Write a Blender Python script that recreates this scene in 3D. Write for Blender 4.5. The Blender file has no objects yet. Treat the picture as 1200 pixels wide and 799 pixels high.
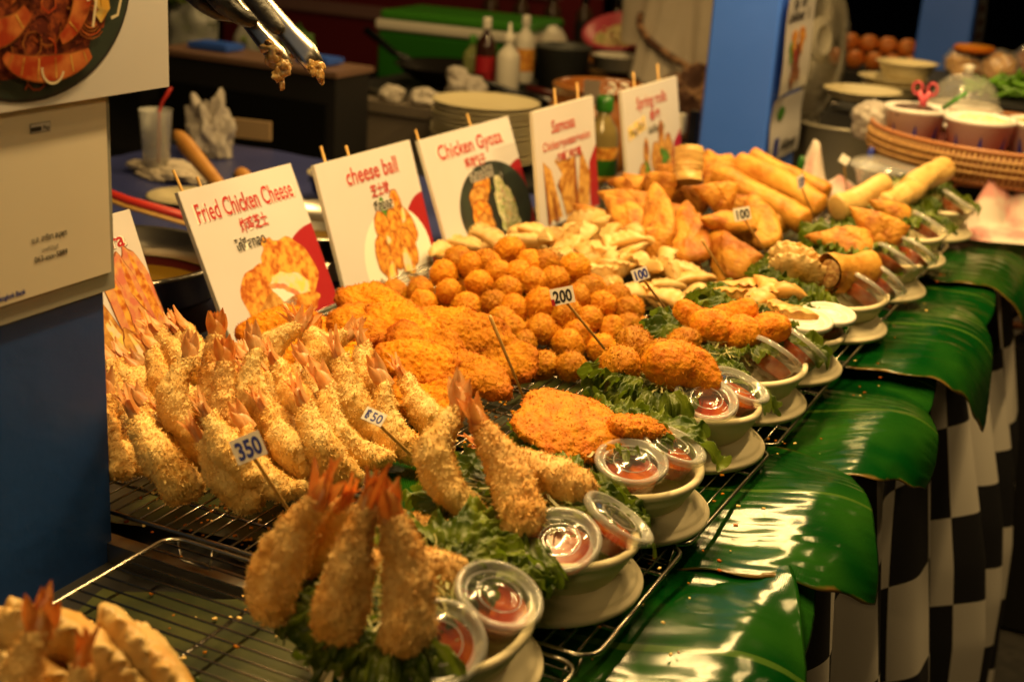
import bpy, math, random
import numpy as np
from mathutils import Vector, Matrix
R = math.radians
rnd = random.Random(7)
scn = bpy.context.scene
COL = scn.collection

# ------------------------------------------------------------------ camera
cam_d = bpy.data.cameras.new('camera'); cam = bpy.data.objects.new('camera', cam_d); COL.objects.link(cam)
YAW, PITCH, ROLL = R(25.3), R(18.6), R(3.7)
_F = Vector((-math.sin(YAW)*math.cos(PITCH), math.cos(YAW)*math.cos(PITCH), -math.sin(PITCH)))
_R = Vector((math.cos(YAW), math.sin(YAW), 0)); _U = _R.cross(_F)
_R2 = _R*math.cos(ROLL)+_U*math.sin(ROLL); _U2 = -_R*math.sin(ROLL)+_U*math.cos(ROLL)
cam.matrix_world = Matrix(((_R2.x,_U2.x,-_F.x,0),(_R2.y,_U2.y,-_F.y,0),(_R2.z,_U2.z,-_F.z,.60),(0,0,0,1)))
cam_d.sensor_width = 36; cam_d.lens = 48.6; cam_d.clip_start = .02; cam_d.clip_end = 400
cam_d.dof.use_dof = True; cam_d.dof.focus_distance = 1.45; cam_d.dof.aperture_fstop = 5.0
scn.camera = cam

# ------------------------------------------------------------------ night sky, exposure
w = bpy.data.worlds.new('World'); scn.world = w; w.use_nodes = True
nt = w.node_tree; sky = nt.nodes.new('ShaderNodeTexSky'); sky.sky_type = 'NISHITA'; sky.sun_disc = False
sky.sun_elevation = R(-4); sky.sun_rotation = R(200)
bg = nt.nodes['Background']; bg.inputs['Strength'].default_value = .05
nt.links.new(sky.outputs[0], bg.inputs['Color'])
scn.view_settings.view_transform = 'Standard'; scn.view_settings.look = 'None'
scn.view_settings.exposure = .18; scn.view_settings.gamma = 1
scn.cycles.max_bounces = 8; scn.cycles.transparent_max_bounces = 16
scn.cycles.caustics_reflective = False; scn.cycles.caustics_refractive = False
scn.cycles.sample_clamp_indirect = 4
WARM = (1.0, .645, .238)

LW = (26,23,14,11,12,19,4)   # lamp watts

# ------------------------------------------------------------------ materials
MATS = {}
def mat(name, col, rough=.5, metal=0., n=None, bump=None, coat=0., sss=0., trans=0., emit=None, rand=0., spec=.5, coord='Object', alpha=1., hue=None):
    """n=(scale, colour2, lo, hi[, detail]) mixes a second colour; bump=(scale, strength, distance)"""
    if name in MATS: return MATS[name]
    m = bpy.data.materials.new(name); m.use_nodes = True; t = m.node_tree; b = t.nodes['Principled BSDF']
    c4 = (*col, 1); b.inputs['Base Color'].default_value = c4
    b.inputs['Roughness'].default_value = rough; b.inputs['Metallic'].default_value = metal
    b.inputs['Specular IOR Level'].default_value = spec
    b.inputs['Coat Weight'].default_value = coat; b.inputs['Coat Roughness'].default_value = .12
    if sss: b.inputs['Subsurface Weight'].default_value = sss; b.inputs['Subsurface Scale'].default_value = .006; b.inputs['Subsurface Radius'].default_value = (1,.5,.25)
    if trans: b.inputs['Transmission Weight'].default_value = trans
    if alpha < 1: b.inputs['Alpha'].default_value = alpha
    if emit: b.inputs['Emission Color'].default_value = (*emit[0], 1); b.inputs['Emission Strength'].default_value = emit[1]
    tc = t.nodes.new('ShaderNodeTexCoord'); co = tc.outputs[coord]
    last = None
    if n:
        ns = t.nodes.new('ShaderNodeTexNoise'); ns.inputs['Scale'].default_value = n[0]; ns.inputs['Detail'].default_value = n[4] if len(n) > 4 else 4
        oi = t.nodes.new('ShaderNodeObjectInfo'); ad = t.nodes.new('ShaderNodeVectorMath'); ad.operation = 'MULTIPLY_ADD'
        ad.inputs[1].default_value = (1,1,1); t.links.new(co, ad.inputs[0])
        cb = t.nodes.new('ShaderNodeCombineXYZ'); t.links.new(oi.outputs['Random'], cb.inputs[0]); t.links.new(oi.outputs['Random'], cb.inputs[2]); t.links.new(cb.outputs[0], ad.inputs[2])
        t.links.new(ad.outputs[0], ns.inputs['Vector'])
        cr = t.nodes.new('ShaderNodeValToRGB'); cr.color_ramp.elements[0].position = n[2]; cr.color_ramp.elements[1].position = n[3]
        cr.color_ramp.elements[0].color = c4; cr.color_ramp.elements[1].color = (*n[1], 1)
        t.links.new(ns.outputs['Fac'], cr.inputs[0]); last = cr.outputs[0]
    if rand:
        oi2 = t.nodes.new('ShaderNodeObjectInfo'); hv = t.nodes.new('ShaderNodeHueSaturation')
        mr = t.nodes.new('ShaderNodeMapRange'); mr.inputs[3].default_value = 1-rand; mr.inputs[4].default_value = 1+rand*.6
        t.links.new(oi2.outputs['Random'], mr.inputs[0]); t.links.new(mr.outputs[0], hv.inputs['Value'])
        if last: t.links.new(last, hv.inputs['Color'])
        else: hv.inputs['Color'].default_value = c4
        last = hv.outputs[0]
    if last: t.links.new(last, b.inputs['Base Color'])
    if bump:
        nb = t.nodes.new('ShaderNodeTexNoise'); nb.inputs['Scale'].default_value = bump[0]; nb.inputs['Detail'].default_value = 5
        t.links.new(co, nb.inputs['Vector'])
        bp = t.nodes.new('ShaderNodeBump'); bp.inputs['Strength'].default_value = bump[1]; bp.inputs['Distance'].default_value = bump[2]
        t.links.new(nb.outputs['Fac'], bp.inputs['Height']); t.links.new(bp.outputs[0], b.inputs['Normal'])
    MATS[name] = m; return m

def translucent(m, col, fac):
    t = m.node_tree; b = t.nodes['Principled BSDF']; o = t.nodes['Material Output']
    tr = t.nodes.new('ShaderNodeBsdfTranslucent'); tr.inputs[0].default_value = (*col, 1)
    mx = t.nodes.new('ShaderNodeMixShader'); mx.inputs[0].default_value = fac
    t.links.new(b.outputs[0], mx.inputs[1]); t.links.new(tr.outputs[0], mx.inputs[2]); t.links.new(mx.outputs[0], o.inputs[0]); return m

def clear_plastic(name, tint=(.95,.95,.92), base=.08, rough=.08):
    m = bpy.data.materials.new(name); m.use_nodes = True; t = m.node_tree; t.nodes.clear()
    o = t.nodes.new('ShaderNodeOutputMaterial'); tr = t.nodes.new('ShaderNodeBsdfTransparent'); tr.inputs[0].default_value = (*tint, 1)
    gl = t.nodes.new('ShaderNodeBsdfGlossy'); gl.inputs['Roughness'].default_value = rough; gl.inputs[0].default_value = (1,1,1,1)
    df = t.nodes.new('ShaderNodeBsdfDiffuse'); df.inputs[0].default_value = (.8,.8,.78,1)
    lw = t.nodes.new('ShaderNodeLayerWeight'); pw = t.nodes.new('ShaderNodeMath'); pw.operation='POWER'; pw.inputs[1].default_value=3.2; t.links.new(lw.outputs['Facing'], pw.inputs[0])
    fr = t.nodes.new('ShaderNodeMath'); fr.operation='MULTIPLY_ADD'; fr.inputs[1].default_value=.55; fr.inputs[2].default_value=.030; t.links.new(pw.outputs[0], fr.inputs[0])
    a = t.nodes.new('ShaderNodeMixShader'); a.inputs[0].default_value = base
    b = t.nodes.new('ShaderNodeMixShader')
    t.links.new(tr.outputs[0], a.inputs[1]); t.links.new(df.outputs[0], a.inputs[2])
    t.links.new(fr.outputs[0], b.inputs[0]); t.links.new(a.outputs[0], b.inputs[1]); t.links.new(gl.outputs[0], b.inputs[2])
    t.links.new(b.outputs[0], o.inputs[0]); MATS[name] = m; return m

M = {}
M['panko'] = mat('panko breading', (.84,.50,.12), .62, n=(40,(.90,.66,.26),.35,.65), bump=(900,.5,.0015), rand=.08)
M['panko_dark'] = mat('browned panko breading', (.70,.36,.07), .6, n=(45,(.84,.56,.20),.36,.62), bump=(900,.5,.0015), rand=.10)
M['cutlet'] = mat('orange fried crust', (.64,.220,.004), .58, spec=.2, n=(70,(.76,.31,.006),.33,.66), bump=(700,.6,.002), rand=.28)
M['cutlet_deep'] = mat('deep orange fried crust', (.62,.165,.003), .55, spec=.25, n=(80,(.72,.29,.008),.35,.65), bump=(700,.6,.002), rand=.08)
M['ball'] = mat('cheese ball crust', (.54,.180,.003), .55, spec=.25, n=(90,(.66,.29,.012),.35,.65), bump=(900,.6,.0014), rand=.32)
M['gyoza'] = mat('dumpling dough', (.64,.44,.17), .45, n=(30,(.60,.31,.06),.46,.72), bump=(220,.35,.002), rand=.10)
M['gyoza_brown'] = mat('fried dumpling dough', (.66,.36,.085), .42, n=(60,(.46,.19,.025),.5,.7), bump=(260,.5,.002), rand=.1)
M['pastry'] = mat('blistered samosa pastry', (.62,.28,.032), .52, spec=.35, n=(34,(.34,.10,.006),.42,.64,6), bump=(130,.9,.004), rand=.14)
M['roll'] = mat('spring roll pastry', (.66,.33,.045), .50, spec=.35, n=(28,(.46,.16,.012),.44,.66,6), bump=(130,.7,.003), rand=.1)
M['rollpale'] = mat('pale spring roll pastry', (.66,.42,.13), .42, n=(30,(.52,.25,.05),.52,.75), bump=(140,.35,.002), rand=.08)
M['filling'] = mat('roll filling', (.30,.13,.03), .6, n=(180,(.5,.30,.10),.45,.6), bump=(300,.7,.003))
M['tail'] = translucent(mat('shrimp tail', (.74,.32,.09), .36, n=(110,(.84,.52,.22),.36,.62), rand=.2), (.80,.36,.10), .35)
M['tailred'] = translucent(mat('red shrimp tail', (.68,.20,.03), .36, n=(110,(.78,.38,.09),.36,.62), rand=.2), (.80,.24,.04), .35)
M['bagasse'] = mat('white bagasse', (.82,.72,.49), .62, bump=(500,.12,.001), n=(9,(.76,.66,.43),.4,.7))
M['lettuce'] = translucent(mat('curly lettuce', (.045,.085,.005), .38, n=(32,(.22,.28,.02),.42,.66), bump=(500,.4,.002), rand=.3), (.20,.30,.02), .3)
M['cabbage'] = translucent(mat('cabbage shreds', (.58,.52,.24), .4, n=(60,(.42,.46,.15),.4,.7)), (.5,.5,.2), .3)
M['sauce'] = mat('red dipping sauce', (.30,.025,.001), .15, coat=.15, n=(50,(.56,.13,.004),.42,.72))
M['clear'] = clear_plastic('clear plastic', base=.035, rough=.10)
M['lidrim'] = clear_plastic('thick lid rim plastic', base=.30, rough=.15)
M['clearcup'] = clear_plastic('clear cup plastic', base=.02)
M['chrome'] = mat('chromed wire', (.42,.38,.32), .24, 1.)
M['steel'] = mat('brushed steel', (.50,.46,.40), .3, 1., bump=(60,.15,.001))
M['bamboo'] = mat('bamboo stick', (.62,.37,.10), .5, n=(120,(.50,.27,.07),.4,.7))
M['white_card'] = mat('white tag card', (.76,.72,.66), .55)
M['sign'] = mat('laminated sign face', (.62,.60,.62), .35, n=(6,(.58,.56,.57),.35,.7))
M['foam'] = mat('foam board edge', (.70,.66,.56), .7)
M['ink_red'] = mat('red print', (.42,.012,.015), .4)
M['ink_white'] = mat('white print', (.82,.80,.74), .4)
M['ink_black'] = mat('black print', (.02,.018,.02), .45)
M['ink_grey'] = mat('grey print', (.18,.16,.14), .45)
M['ink_blue'] = mat('blue print', (.015,.03,.28), .45)
M['ink_crimson'] = mat('crimson print', (.33,.010,.018), .38)
M['p_orange'] = mat('printed fried food', (.40,.085,.006), .4, n=(95,(.80,.40,.06),.36,.60,9))
M['p_gold'] = mat('printed golden crust', (.68,.38,.09), .4, n=(75,(.34,.12,.015),.40,.64,9))
M['p_brown'] = mat('printed brown shade', (.20,.05,.01), .4, n=(60,(.32,.10,.02),.4,.6))
M['p_cream'] = mat('printed melted cheese', (.82,.62,.14), .4, n=(60,(.80,.62,.48),.42,.58,6))
M['p_slaw'] = mat('printed slaw', (.40,.50,.16), .4, n=(170,(.80,.76,.55),.40,.56,8))
M['p_green'] = mat('printed green herb', (.04,.16,.02), .4, n=(90,(.12,.3,.04),.4,.6))
M['p_pan'] = mat('printed dark plate', (.018,.022,.02), .4, n=(14,(.03,.045,.035),.4,.6))
M['p_prawn'] = mat('printed prawn', (.36,.035,.006), .4, n=(45,(.60,.20,.05),.42,.66))
M['p_noodle'] = mat('printed noodles', (.10,.012,.005), .4, n=(130,(.30,.06,.015),.45,.6))
M['p_egg'] = mat('printed omelette', (.66,.36,.05), .4, n=(50,(.72,.55,.18),.4,.65))
M['p_sprout'] = mat('printed bean sprout', (.72,.62,.42), .4)
M['p_pink'] = mat('printed pink crust', (.55,.16,.10), .4, n=(70,(.62,.34,.12),.4,.62))
M['blue'] = mat('blue painted pole', (.045,.155,.78), .42, n=(5,(.055,.175,.85),.3,.7), bump=(35,.15,.002))
M['shaded_blue'] = mat('blue painted pole with shade in colour', (.010,.055,.26), .45, n=(4,(.014,.070,.30),.3,.7,7), bump=(25,.3,.003))  # same blue paint as the other poles; near pole's shade put into the colour
M['plastic_sleeve'] = mat('plastic sleeve', (.30,.30,.28), .2, coat=.3)
M['wood'] = mat('wooden handle', (.52,.25,.06), .42, n=(22,(.40,.17,.035),.4,.7))
M['bluecloth'] = mat('blue vinyl tablecloth', (.035,.045,.17), .35, n=(5,(.045,.055,.2),.4,.7))
M['black'] = mat('matt black', (.008,.007,.007), .6, bump=(40,.1,.002))
M['blackgloss'] = mat('glossy black', (.006,.006,.006), .18)
M['darkred'] = mat('dark red enamel', (.05,.006,.004), .3)
M['maroon'] = mat('maroon panel', (.12,.008,.012), .5)
M['red'] = mat('red plastic', (.5,.03,.02), .35)
M['pinkred'] = mat('coral pink plastic', (.48,.06,.09), .4)
M['green'] = mat('green cooler plastic', (.015,.11,.006), .35)
M['limegreen'] = mat('lime lid plastic', (.04,.20,.012), .35)
M['white_pl'] = mat('white plastic', (.62,.58,.5), .4)
M['cream'] = mat('cream stoneware', (.66,.58,.36), .35, n=(4,(.62,.53,.32),.4,.7))
M['greycloth'] = mat('pale grey cloth', (.58,.50,.40), .85, n=(7,(.48,.41,.32),.4,.7), bump=(120,.3,.002))
M['tissue'] = translucent(mat('white tissue', (.62,.56,.48), .8), (.6,.5,.4), .2)
M['bag'] = translucent(mat('white plastic bag', (.50,.45,.40), .4), (.5,.45,.4), .3)
M['clay'] = mat('brown glazed jar', (.26,.085,.018), .25, n=(9,(.36,.14,.03),.4,.7), coat=.4)
M['ceram'] = mat('white ceramic cup', (.80,.76,.72), .3)
M['rattan'] = mat('woven rattan', (.42,.235,.07), .5, n=(60,(.28,.13,.035),.4,.7))
M['rattandark'] = mat('rattan frame', (.30,.11,.03), .45)
M['greyfan'] = mat('grey fan plastic', (.24,.22,.18), .4)
M['fanwire'] = mat('fan guard wire', (.20,.18,.14), .35, .4)
M['orangefruit'] = mat('orange fruit', (.58,.15,.015), .5, n=(30,(.7,.27,.06),.4,.7))
M['beans'] = mat('green chillies', (.10,.24,.015), .35, rand=.3)
M['asphalt'] = mat('asphalt', (.035,.033,.03), .8, n=(40,(.055,.05,.045),.4,.6), bump=(90,.5,.004), coord='Object')
M['floral'] = mat('patterned brown cloth', (.10,.04,.02), .8, n=(25,(.36,.2,.1),.5,.56))
M['skin'] = mat('skin', (.42,.20,.11), .5, sss=.2)
M['glove'] = mat('black glove', (.010,.009,.008), .42, bump=(90,.6,.003))
M['pinkpaper'] = translucent(mat('pink patterned tissue', (.70,.62,.54), .7, n=(14,(.66,.30,.28),.48,.60)), (.6,.35,.3), .25)
M['aluminium'] = mat('aluminium tray', (.55,.52,.46), .28, .9)
M['greens'] = mat('leafy greens', (.03,.12,.012), .5, n=(30,(.12,.24,.04),.4,.65))
M['yellow'] = mat('yellow print', (.6,.42,.02), .5)
M['oil'] = mat('frying oil', (.20,.11,.01), .08)

# banana leaf: green with fine parallel veins and a pale rib
def brown_edges(m, dark, r0, r1):
    t=m.node_tree; b=t.nodes['Principled BSDF']; src=b.inputs['Base Color'].links[0].from_socket
    tc=t.nodes.new('ShaderNodeTexCoord'); sb=t.nodes.new('ShaderNodeVectorMath'); sb.operation='SUBTRACT'; sb.inputs[1].default_value=(.5,.5,.5); t.links.new(tc.outputs['Generated'],sb.inputs[0])
    ml=t.nodes.new('ShaderNodeVectorMath'); ml.operation='MULTIPLY'; ml.inputs[1].default_value=(1,1,.25); t.links.new(sb.outputs[0],ml.inputs[0])
    ln=t.nodes.new('ShaderNodeVectorMath'); ln.operation='LENGTH'; t.links.new(ml.outputs[0],ln.inputs[0])
    ns=t.nodes.new('ShaderNodeTexNoise'); ns.inputs['Scale'].default_value=60; t.links.new(tc.outputs['Object'],ns.inputs['Vector'])
    ad=t.nodes.new('ShaderNodeMath'); ad.operation='MULTIPLY_ADD'; ad.inputs[1].default_value=.16; t.links.new(ns.outputs['Fac'],ad.inputs[0]); t.links.new(ln.outputs['Value'],ad.inputs[2])
    mr=t.nodes.new('ShaderNodeMapRange'); mr.inputs[1].default_value=r0+.08; mr.inputs[2].default_value=r1+.08; t.links.new(ad.outputs[0],mr.inputs[0])
    mx=t.nodes.new('ShaderNodeMix'); mx.data_type='RGBA'; t.links.new(mr.outputs[0],mx.inputs[0]); t.links.new(src,mx.inputs[6]); mx.inputs[7].default_value=(*dark,1); t.links.new(mx.outputs[2],b.inputs['Base Color'])
brown_edges(M['cutlet'],(.40,.085,.002),.34,.52)
def banana():
    m = mat('banana leaf', (.008,.060,.008), .2, coat=.0)
    t = m.node_tree; b = t.nodes['Principled BSDF']
    uv = t.nodes.new('ShaderNodeTexCoord'); sp = t.nodes.new('ShaderNodeSeparateXYZ'); t.links.new(uv.outputs['UV'], sp.inputs[0])
    # fine veins run outward from the rib: bands along u with slight skew by |v|
    wv = t.nodes.new('ShaderNodeTexWave'); wv.wave_type='BANDS'; wv.bands_direction='X'; wv.inputs['Scale'].default_value = 75; wv.inputs['Distortion'].default_value = 1.2; wv.inputs['Detail'].default_value = 2
    wv.inputs['Detail Scale'].default_value=1.2
    t.links.new(uv.outputs['UV'], wv.inputs['Vector'])
    ns = t.nodes.new('ShaderNodeTexNoise'); ns.inputs['Scale'].default_value = 7; t.links.new(uv.outputs['Object'], ns.inputs['Vector'])
    cr = t.nodes.new('ShaderNodeValToRGB'); cr.color_ramp.elements[0].color=(.0015,.040,.004,1); cr.color_ramp.elements[1].color=(.018,.085,.007,1)
    cr.color_ramp.elements[0].position=.45; cr.color_ramp.elements[1].position=.72
    t.links.new(ns.outputs['Fac'], cr.inputs[0])
    ab = t.nodes.new('ShaderNodeMath'); ab.operation='ABSOLUTE'; t.links.new(sp.outputs[1], ab.inputs[0])
    lt = t.nodes.new('ShaderNodeMath'); lt.operation='LESS_THAN'; lt.inputs[1].default_value=.018; t.links.new(ab.outputs[0], lt.inputs[0])
    mx = t.nodes.new('ShaderNodeMix'); mx.data_type='RGBA'; t.links.new(lt.outputs[0], mx.inputs[0]); t.links.new(cr.outputs[0], mx.inputs[6]); mx.inputs[7].default_value=(.05,.11,.015,1)
    # dry brown margin and faint vein tint
    n3 = t.nodes.new('ShaderNodeTexNoise'); n3.inputs['Scale'].default_value = 30; t.links.new(uv.outputs['Object'], n3.inputs['Vector'])
    ed = t.nodes.new('ShaderNodeMath'); ed.operation='MULTIPLY_ADD'; ed.inputs[1].default_value=.14; t.links.new(n3.outputs['Fac'], ed.inputs[0]); t.links.new(ab.outputs[0], ed.inputs[2])
    e2 = t.nodes.new('ShaderNodeMapRange'); e2.inputs[1].default_value=1.03; e2.inputs[2].default_value=1.07; t.links.new(ed.outputs[0], e2.inputs[0])
    m2 = t.nodes.new('ShaderNodeMix'); m2.data_type='RGBA'; t.links.new(e2.outputs[0], m2.inputs[0]); t.links.new(mx.outputs[2], m2.inputs[6]); m2.inputs[7].default_value=(.14,.085,.02,1)
    vr = t.nodes.new('ShaderNodeMapRange'); vr.inputs[3].default_value=.72; vr.inputs[4].default_value=1.25; t.links.new(wv.outputs['Fac'], vr.inputs[0])
    hs = t.nodes.new('ShaderNodeHueSaturation'); t.links.new(m2.outputs[2], hs.inputs['Color']); t.links.new(vr.outputs[0], hs.inputs['Value'])
    t.links.new(hs.outputs[0], b.inputs['Base Color'])
    n2 = t.nodes.new('ShaderNodeTexNoise'); n2.inputs['Scale'].default_value = 60; t.links.new(uv.outputs['Object'], n2.inputs['Vector'])
    ad = t.nodes.new('ShaderNodeMath'); ad.operation='MULTIPLY_ADD'; ad.inputs[1].default_value=.5; t.links.new(n2.outputs['Fac'], ad.inputs[0]); t.links.new(wv.outputs['Fac'], ad.inputs[2])
    bp = t.nodes.new('ShaderNodeBump'); bp.inputs['Strength'].default_value=.06; bp.inputs['Distance'].default_value=.0006
    t.links.new(ad.outputs[0], bp.inputs['Height']); t.links.new(bp.outputs[0], b.inputs['Normal'])
    b.inputs['Roughness'].default_value=.14; b.inputs['Specular IOR Level'].default_value=.26
    return m
M['banana'] = banana()
def old_banana():
    m = mat('dull banana leaf', (.016,.024,.004), .42, n=(16,(.060,.066,.013),.38,.68,6), bump=(60,.2,.002)); return m
M['banana_dull'] = old_banana()

def checker():
    m = mat('checkered cloth', (.5,.5,.5), .75); t = m.node_tree; b = t.nodes['Principled BSDF']
    uv = t.nodes.new('ShaderNodeTexCoord'); ck = t.nodes.new('ShaderNodeTexChecker'); ck.inputs['Scale'].default_value = 1
    ck.inputs['Color1'].default_value = (.74,.70,.64,1); ck.inputs['Color2'].default_value = (.006,.006,.010,1)
    t.links.new(uv.outputs['UV'], ck.inputs[0]); t.links.new(ck.outputs[0], b.inputs['Base Color'])
    nb = t.nodes.new('ShaderNodeTexNoise'); nb.inputs['Scale'].default_value = 400; t.links.new(uv.outputs['Object'], nb.inputs['Vector'])
    bp = t.nodes.new('ShaderNodeBump'); bp.inputs['Strength'].default_value=.2; bp.inputs['Distance'].default_value=.001
    t.links.new(nb.outputs['Fac'], bp.inputs['Height']); t.links.new(bp.outputs[0], b.inputs['Normal']); return m
M['checker'] = checker()

# ------------------------------------------------------------------ geometry helpers
class G:
    """accumulates verts / faces / material indices, becomes ONE mesh"""
    def __init__(s): s.v=[]; s.f=[]; s.mi=[]; s.n=0; s.uv=None
    def add(s, V, F, mi=0):
        V = np.asarray(V, float); s.v.append(V)
        for f in F: s.f.append(tuple(int(i)+s.n for i in f)); s.mi.append(mi)
        s.n += len(V); return s
    def box(s, c, d, mi=0, rz=0, M4=None):
        x,y,z = d[0]/2,d[1]/2,d[2]/2
        V = np.array([(a*x,b*y,e*z) for a in(-1,1) for b in(-1,1) for e in(-1,1)])
        if rz: cs,sn=math.cos(rz),math.sin(rz); V = np.c_[V[:,0]*cs-V[:,1]*sn, V[:,0]*sn+V[:,1]*cs, V[:,2]]
        V = V+np.array(c)
        if M4 is not None: V = xf(M4, V)
        return s.add(V, [(0,1,3,2),(4,6,7,5),(0,4,5,1),(2,3,7,6),(0,2,6,4),(1,5,7,3)], mi)
    def tube(s, P, r, seg=6, mi=0, closed=False, cap=True):
        P = np.asarray(P, float); n=len(P); r = np.full(n, r) if np.isscalar(r) else np.asarray(r)
        T = np.gradient(P, axis=0) if not closed else np.roll(P,-1,0)-np.roll(P,1,0)
        T /= np.linalg.norm(T,axis=1)[:,None]+1e-12
        up = np.array([0,0,1.]) if abs(T[0][2])<.9 else np.array([1.,0,0])
        a = np.cross(T[0],up); a/=np.linalg.norm(a); V=[]
        for i in range(n):
            a = a-T[i]*(a@T[i]); a/=np.linalg.norm(a)+1e-12; b=np.cross(T[i],a)
            for k in range(seg):
                t=2*math.pi*k/seg; V.append(P[i]+r[i]*(a*math.cos(t)+b*math.sin(t)))
        F=[]
        for i in range(n if closed else n-1):
            j=(i+1)%n
            for k in range(seg): F.append((i*seg+k,i*seg+(k+1)%seg,j*seg+(k+1)%seg,j*seg+k))
        if cap and not closed: F.append(tuple(range(seg))[::-1]); F.append(tuple((n-1)*seg+k for k in range(seg)))
        return s.add(V,F,mi)
    def lathe(s, prof, seg=32, mi=0, c=(0,0,0), sx=1., sy=1., close=False):
        V=[];F=[];n=len(prof)
        for r,z in prof:
            for k in range(seg):
                t=2*math.pi*k/seg; V.append((c[0]+sx*r*math.cos(t), c[1]+sy*r*math.sin(t), c[2]+z))
        for i in range(n-1):
            for k in range(seg): F.append((i*seg+k,i*seg+(k+1)%seg,(i+1)*seg+(k+1)%seg,(i+1)*seg+k))
        return s.add(V,F,mi)
    def grid(s, V, nu, nv, mi=0, wrapv=False):
        F=[]
        for i in range(nu-1):
            for j in range(nv if wrapv else nv-1):
                j2=(j+1)%nv; F.append((i*nv+j,i*nv+j2,(i+1)*nv+j2,(i+1)*nv+j))
        return s.add(np.asarray(V).reshape(-1,3),F,mi)
    def mesh(s, name, mats, smooth=True):
        me = bpy.data.meshes.new(name); V=np.concatenate(s.v)
        me.from_pydata(V.tolist(), [], s.f)
        for m in (mats if isinstance(mats,(list,tuple)) else [mats]): me.materials.append(M[m] if isinstance(m,str) else m)
        me.polygons.foreach_set('material_index', s.mi)
        me.polygons.foreach_set('use_smooth', [smooth]*len(s.f)); me.update(); return me
def xf(M4, V):
    A=np.array(M4); return V@A[:3,:3].T+A[:3,3]
def link(name, me, parent=None, M4=None, **kw):
    o = bpy.data.objects.new(name, me); COL.objects.link(o)
    if parent: o.parent = parent
    if M4 is not None: o.matrix_local = M4
    for k,v in kw.items():
        if v: o[k]=v
    return o
def thing(name, label, cat, M4=None, group=None): return link(name, None, None, M4, label=label, category=cat, group=group)
def T(x,y,z,rz=0): return Matrix.Translation((x,y,z)) @ Matrix.Rotation(rz,4,'Z')
def axis(o, z, roll=0., s=1., xhint=None):
    """frame at o with +Z along z"""
    z=Vector(z).normalized(); h = Vector(xhint) if xhint else (Vector((0,0,1)) if abs(z.z)<.95 else Vector((1,0,0)))
    x=(h-z*h.dot(z)).normalized(); y=z.cross(x)
    m=Matrix(((x.x,y.x,z.x,o[0]),(x.y,y.y,z.y,o[1]),(x.z,y.z,z.z,o[2]),(0,0,0,1)))
    return m @ Matrix.Rotation(roll,4,'Z') @ Matrix.Scale(s,4)
def copy_tree(o, M4, label=None, group=None):
    c=o.copy(); COL.objects.link(c); c.matrix_local=M4
    if label: c['label']=label
    if group: c['group']=group
    for ch in list(o.children):
        d=ch.copy(); COL.objects.link(d); d.parent=c
        for g in list(ch.children):
            e=g.copy(); COL.objects.link(e); e.parent=d
    return c
def vn(P, f, seed=0):
    """value noise -1..1, vectorised"""
    P=np.asarray(P)*f+seed*17.31; i=np.floor(P).astype(np.int64); u=P-i; u=u*u*(3-2*u); out=0
    def h(a,b,c):
        n=(a*73856093)^(b*19349663)^(c*83492791); n=(n^(n>>13))*1274126177; n=n^(n>>16); return (n&0xffff)/32767.5-1
    for dx in(0,1):
        for dy in(0,1):
            for dz in(0,1):
                wgt=(u[:,0] if dx else 1-u[:,0])*(u[:,1] if dy else 1-u[:,1])*(u[:,2] if dz else 1-u[:,2])
                out=out+wgt*h(i[:,0]+dx,i[:,1]+dy,i[:,2]+dz)
    return out
def ridged(P,f,seed): return 1-np.abs(vn(P,f,seed))
_ico={}
def ico(n):
    if n not in _ico:
        import bmesh
        b=bmesh.new(); bmesh.ops.create_icosphere(b,subdivisions=n,radius=1)
        _ico[n]=(np.array([v.co[:] for v in b.verts]),[tuple(v.index for v in f.verts) for f in b.faces]); b.free()
    V,F=_ico[n]; return V.copy(),F
def normals(V,F):
    F=np.array([f[:3] for f in F]); N=np.zeros_like(V); fn=np.cross(V[F[:,1]]-V[F[:,0]],V[F[:,2]]-V[F[:,0]])
    for k in range(3): np.add.at(N,F[:,k],fn)
    return N/(np.linalg.norm(N,axis=1)[:,None]+1e-12)
def flakes(g, V, N, cnt, size, rs, mi=0, lift=.0004):
    """little raised crumbs scattered over a surface: each a bent 4-point chip with thickness from its tilt"""
    idx=rs.integers(0,len(V),cnt); P=V[idx]+rs.normal(0,.0006,(cnt,3)); n=N[idx]
    d=rs.normal(0,1,(cnt,3)); d-=n*(d*n).sum(1)[:,None]*rs.uniform(.5,1,(cnt,1)); d/=np.linalg.norm(d,axis=1)[:,None]
    t=np.cross(n,d); L=size*rs.uniform(.5,1.5,(cnt,1)); W=L*rs.uniform(.3,.6,(cnt,1)); up=n*lift
    A=P-d*L*.5-t*W*.3-n*size*.2; B=P+t*W*.5+n*size*.25; Cc=P+d*L*.5+up+n*L*rs.uniform(.1,.8,(cnt,1)); D=P-t*W*.5+n*size*.25
    VV=np.stack([A,B,Cc,D],1).reshape(-1,3)
    base=np.arange(cnt)*4; F=np.concatenate([np.stack([base,base+1,base+3],1),np.stack([base+1,base+2,base+3],1)])
    g.add(VV,F.tolist(),mi)

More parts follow.
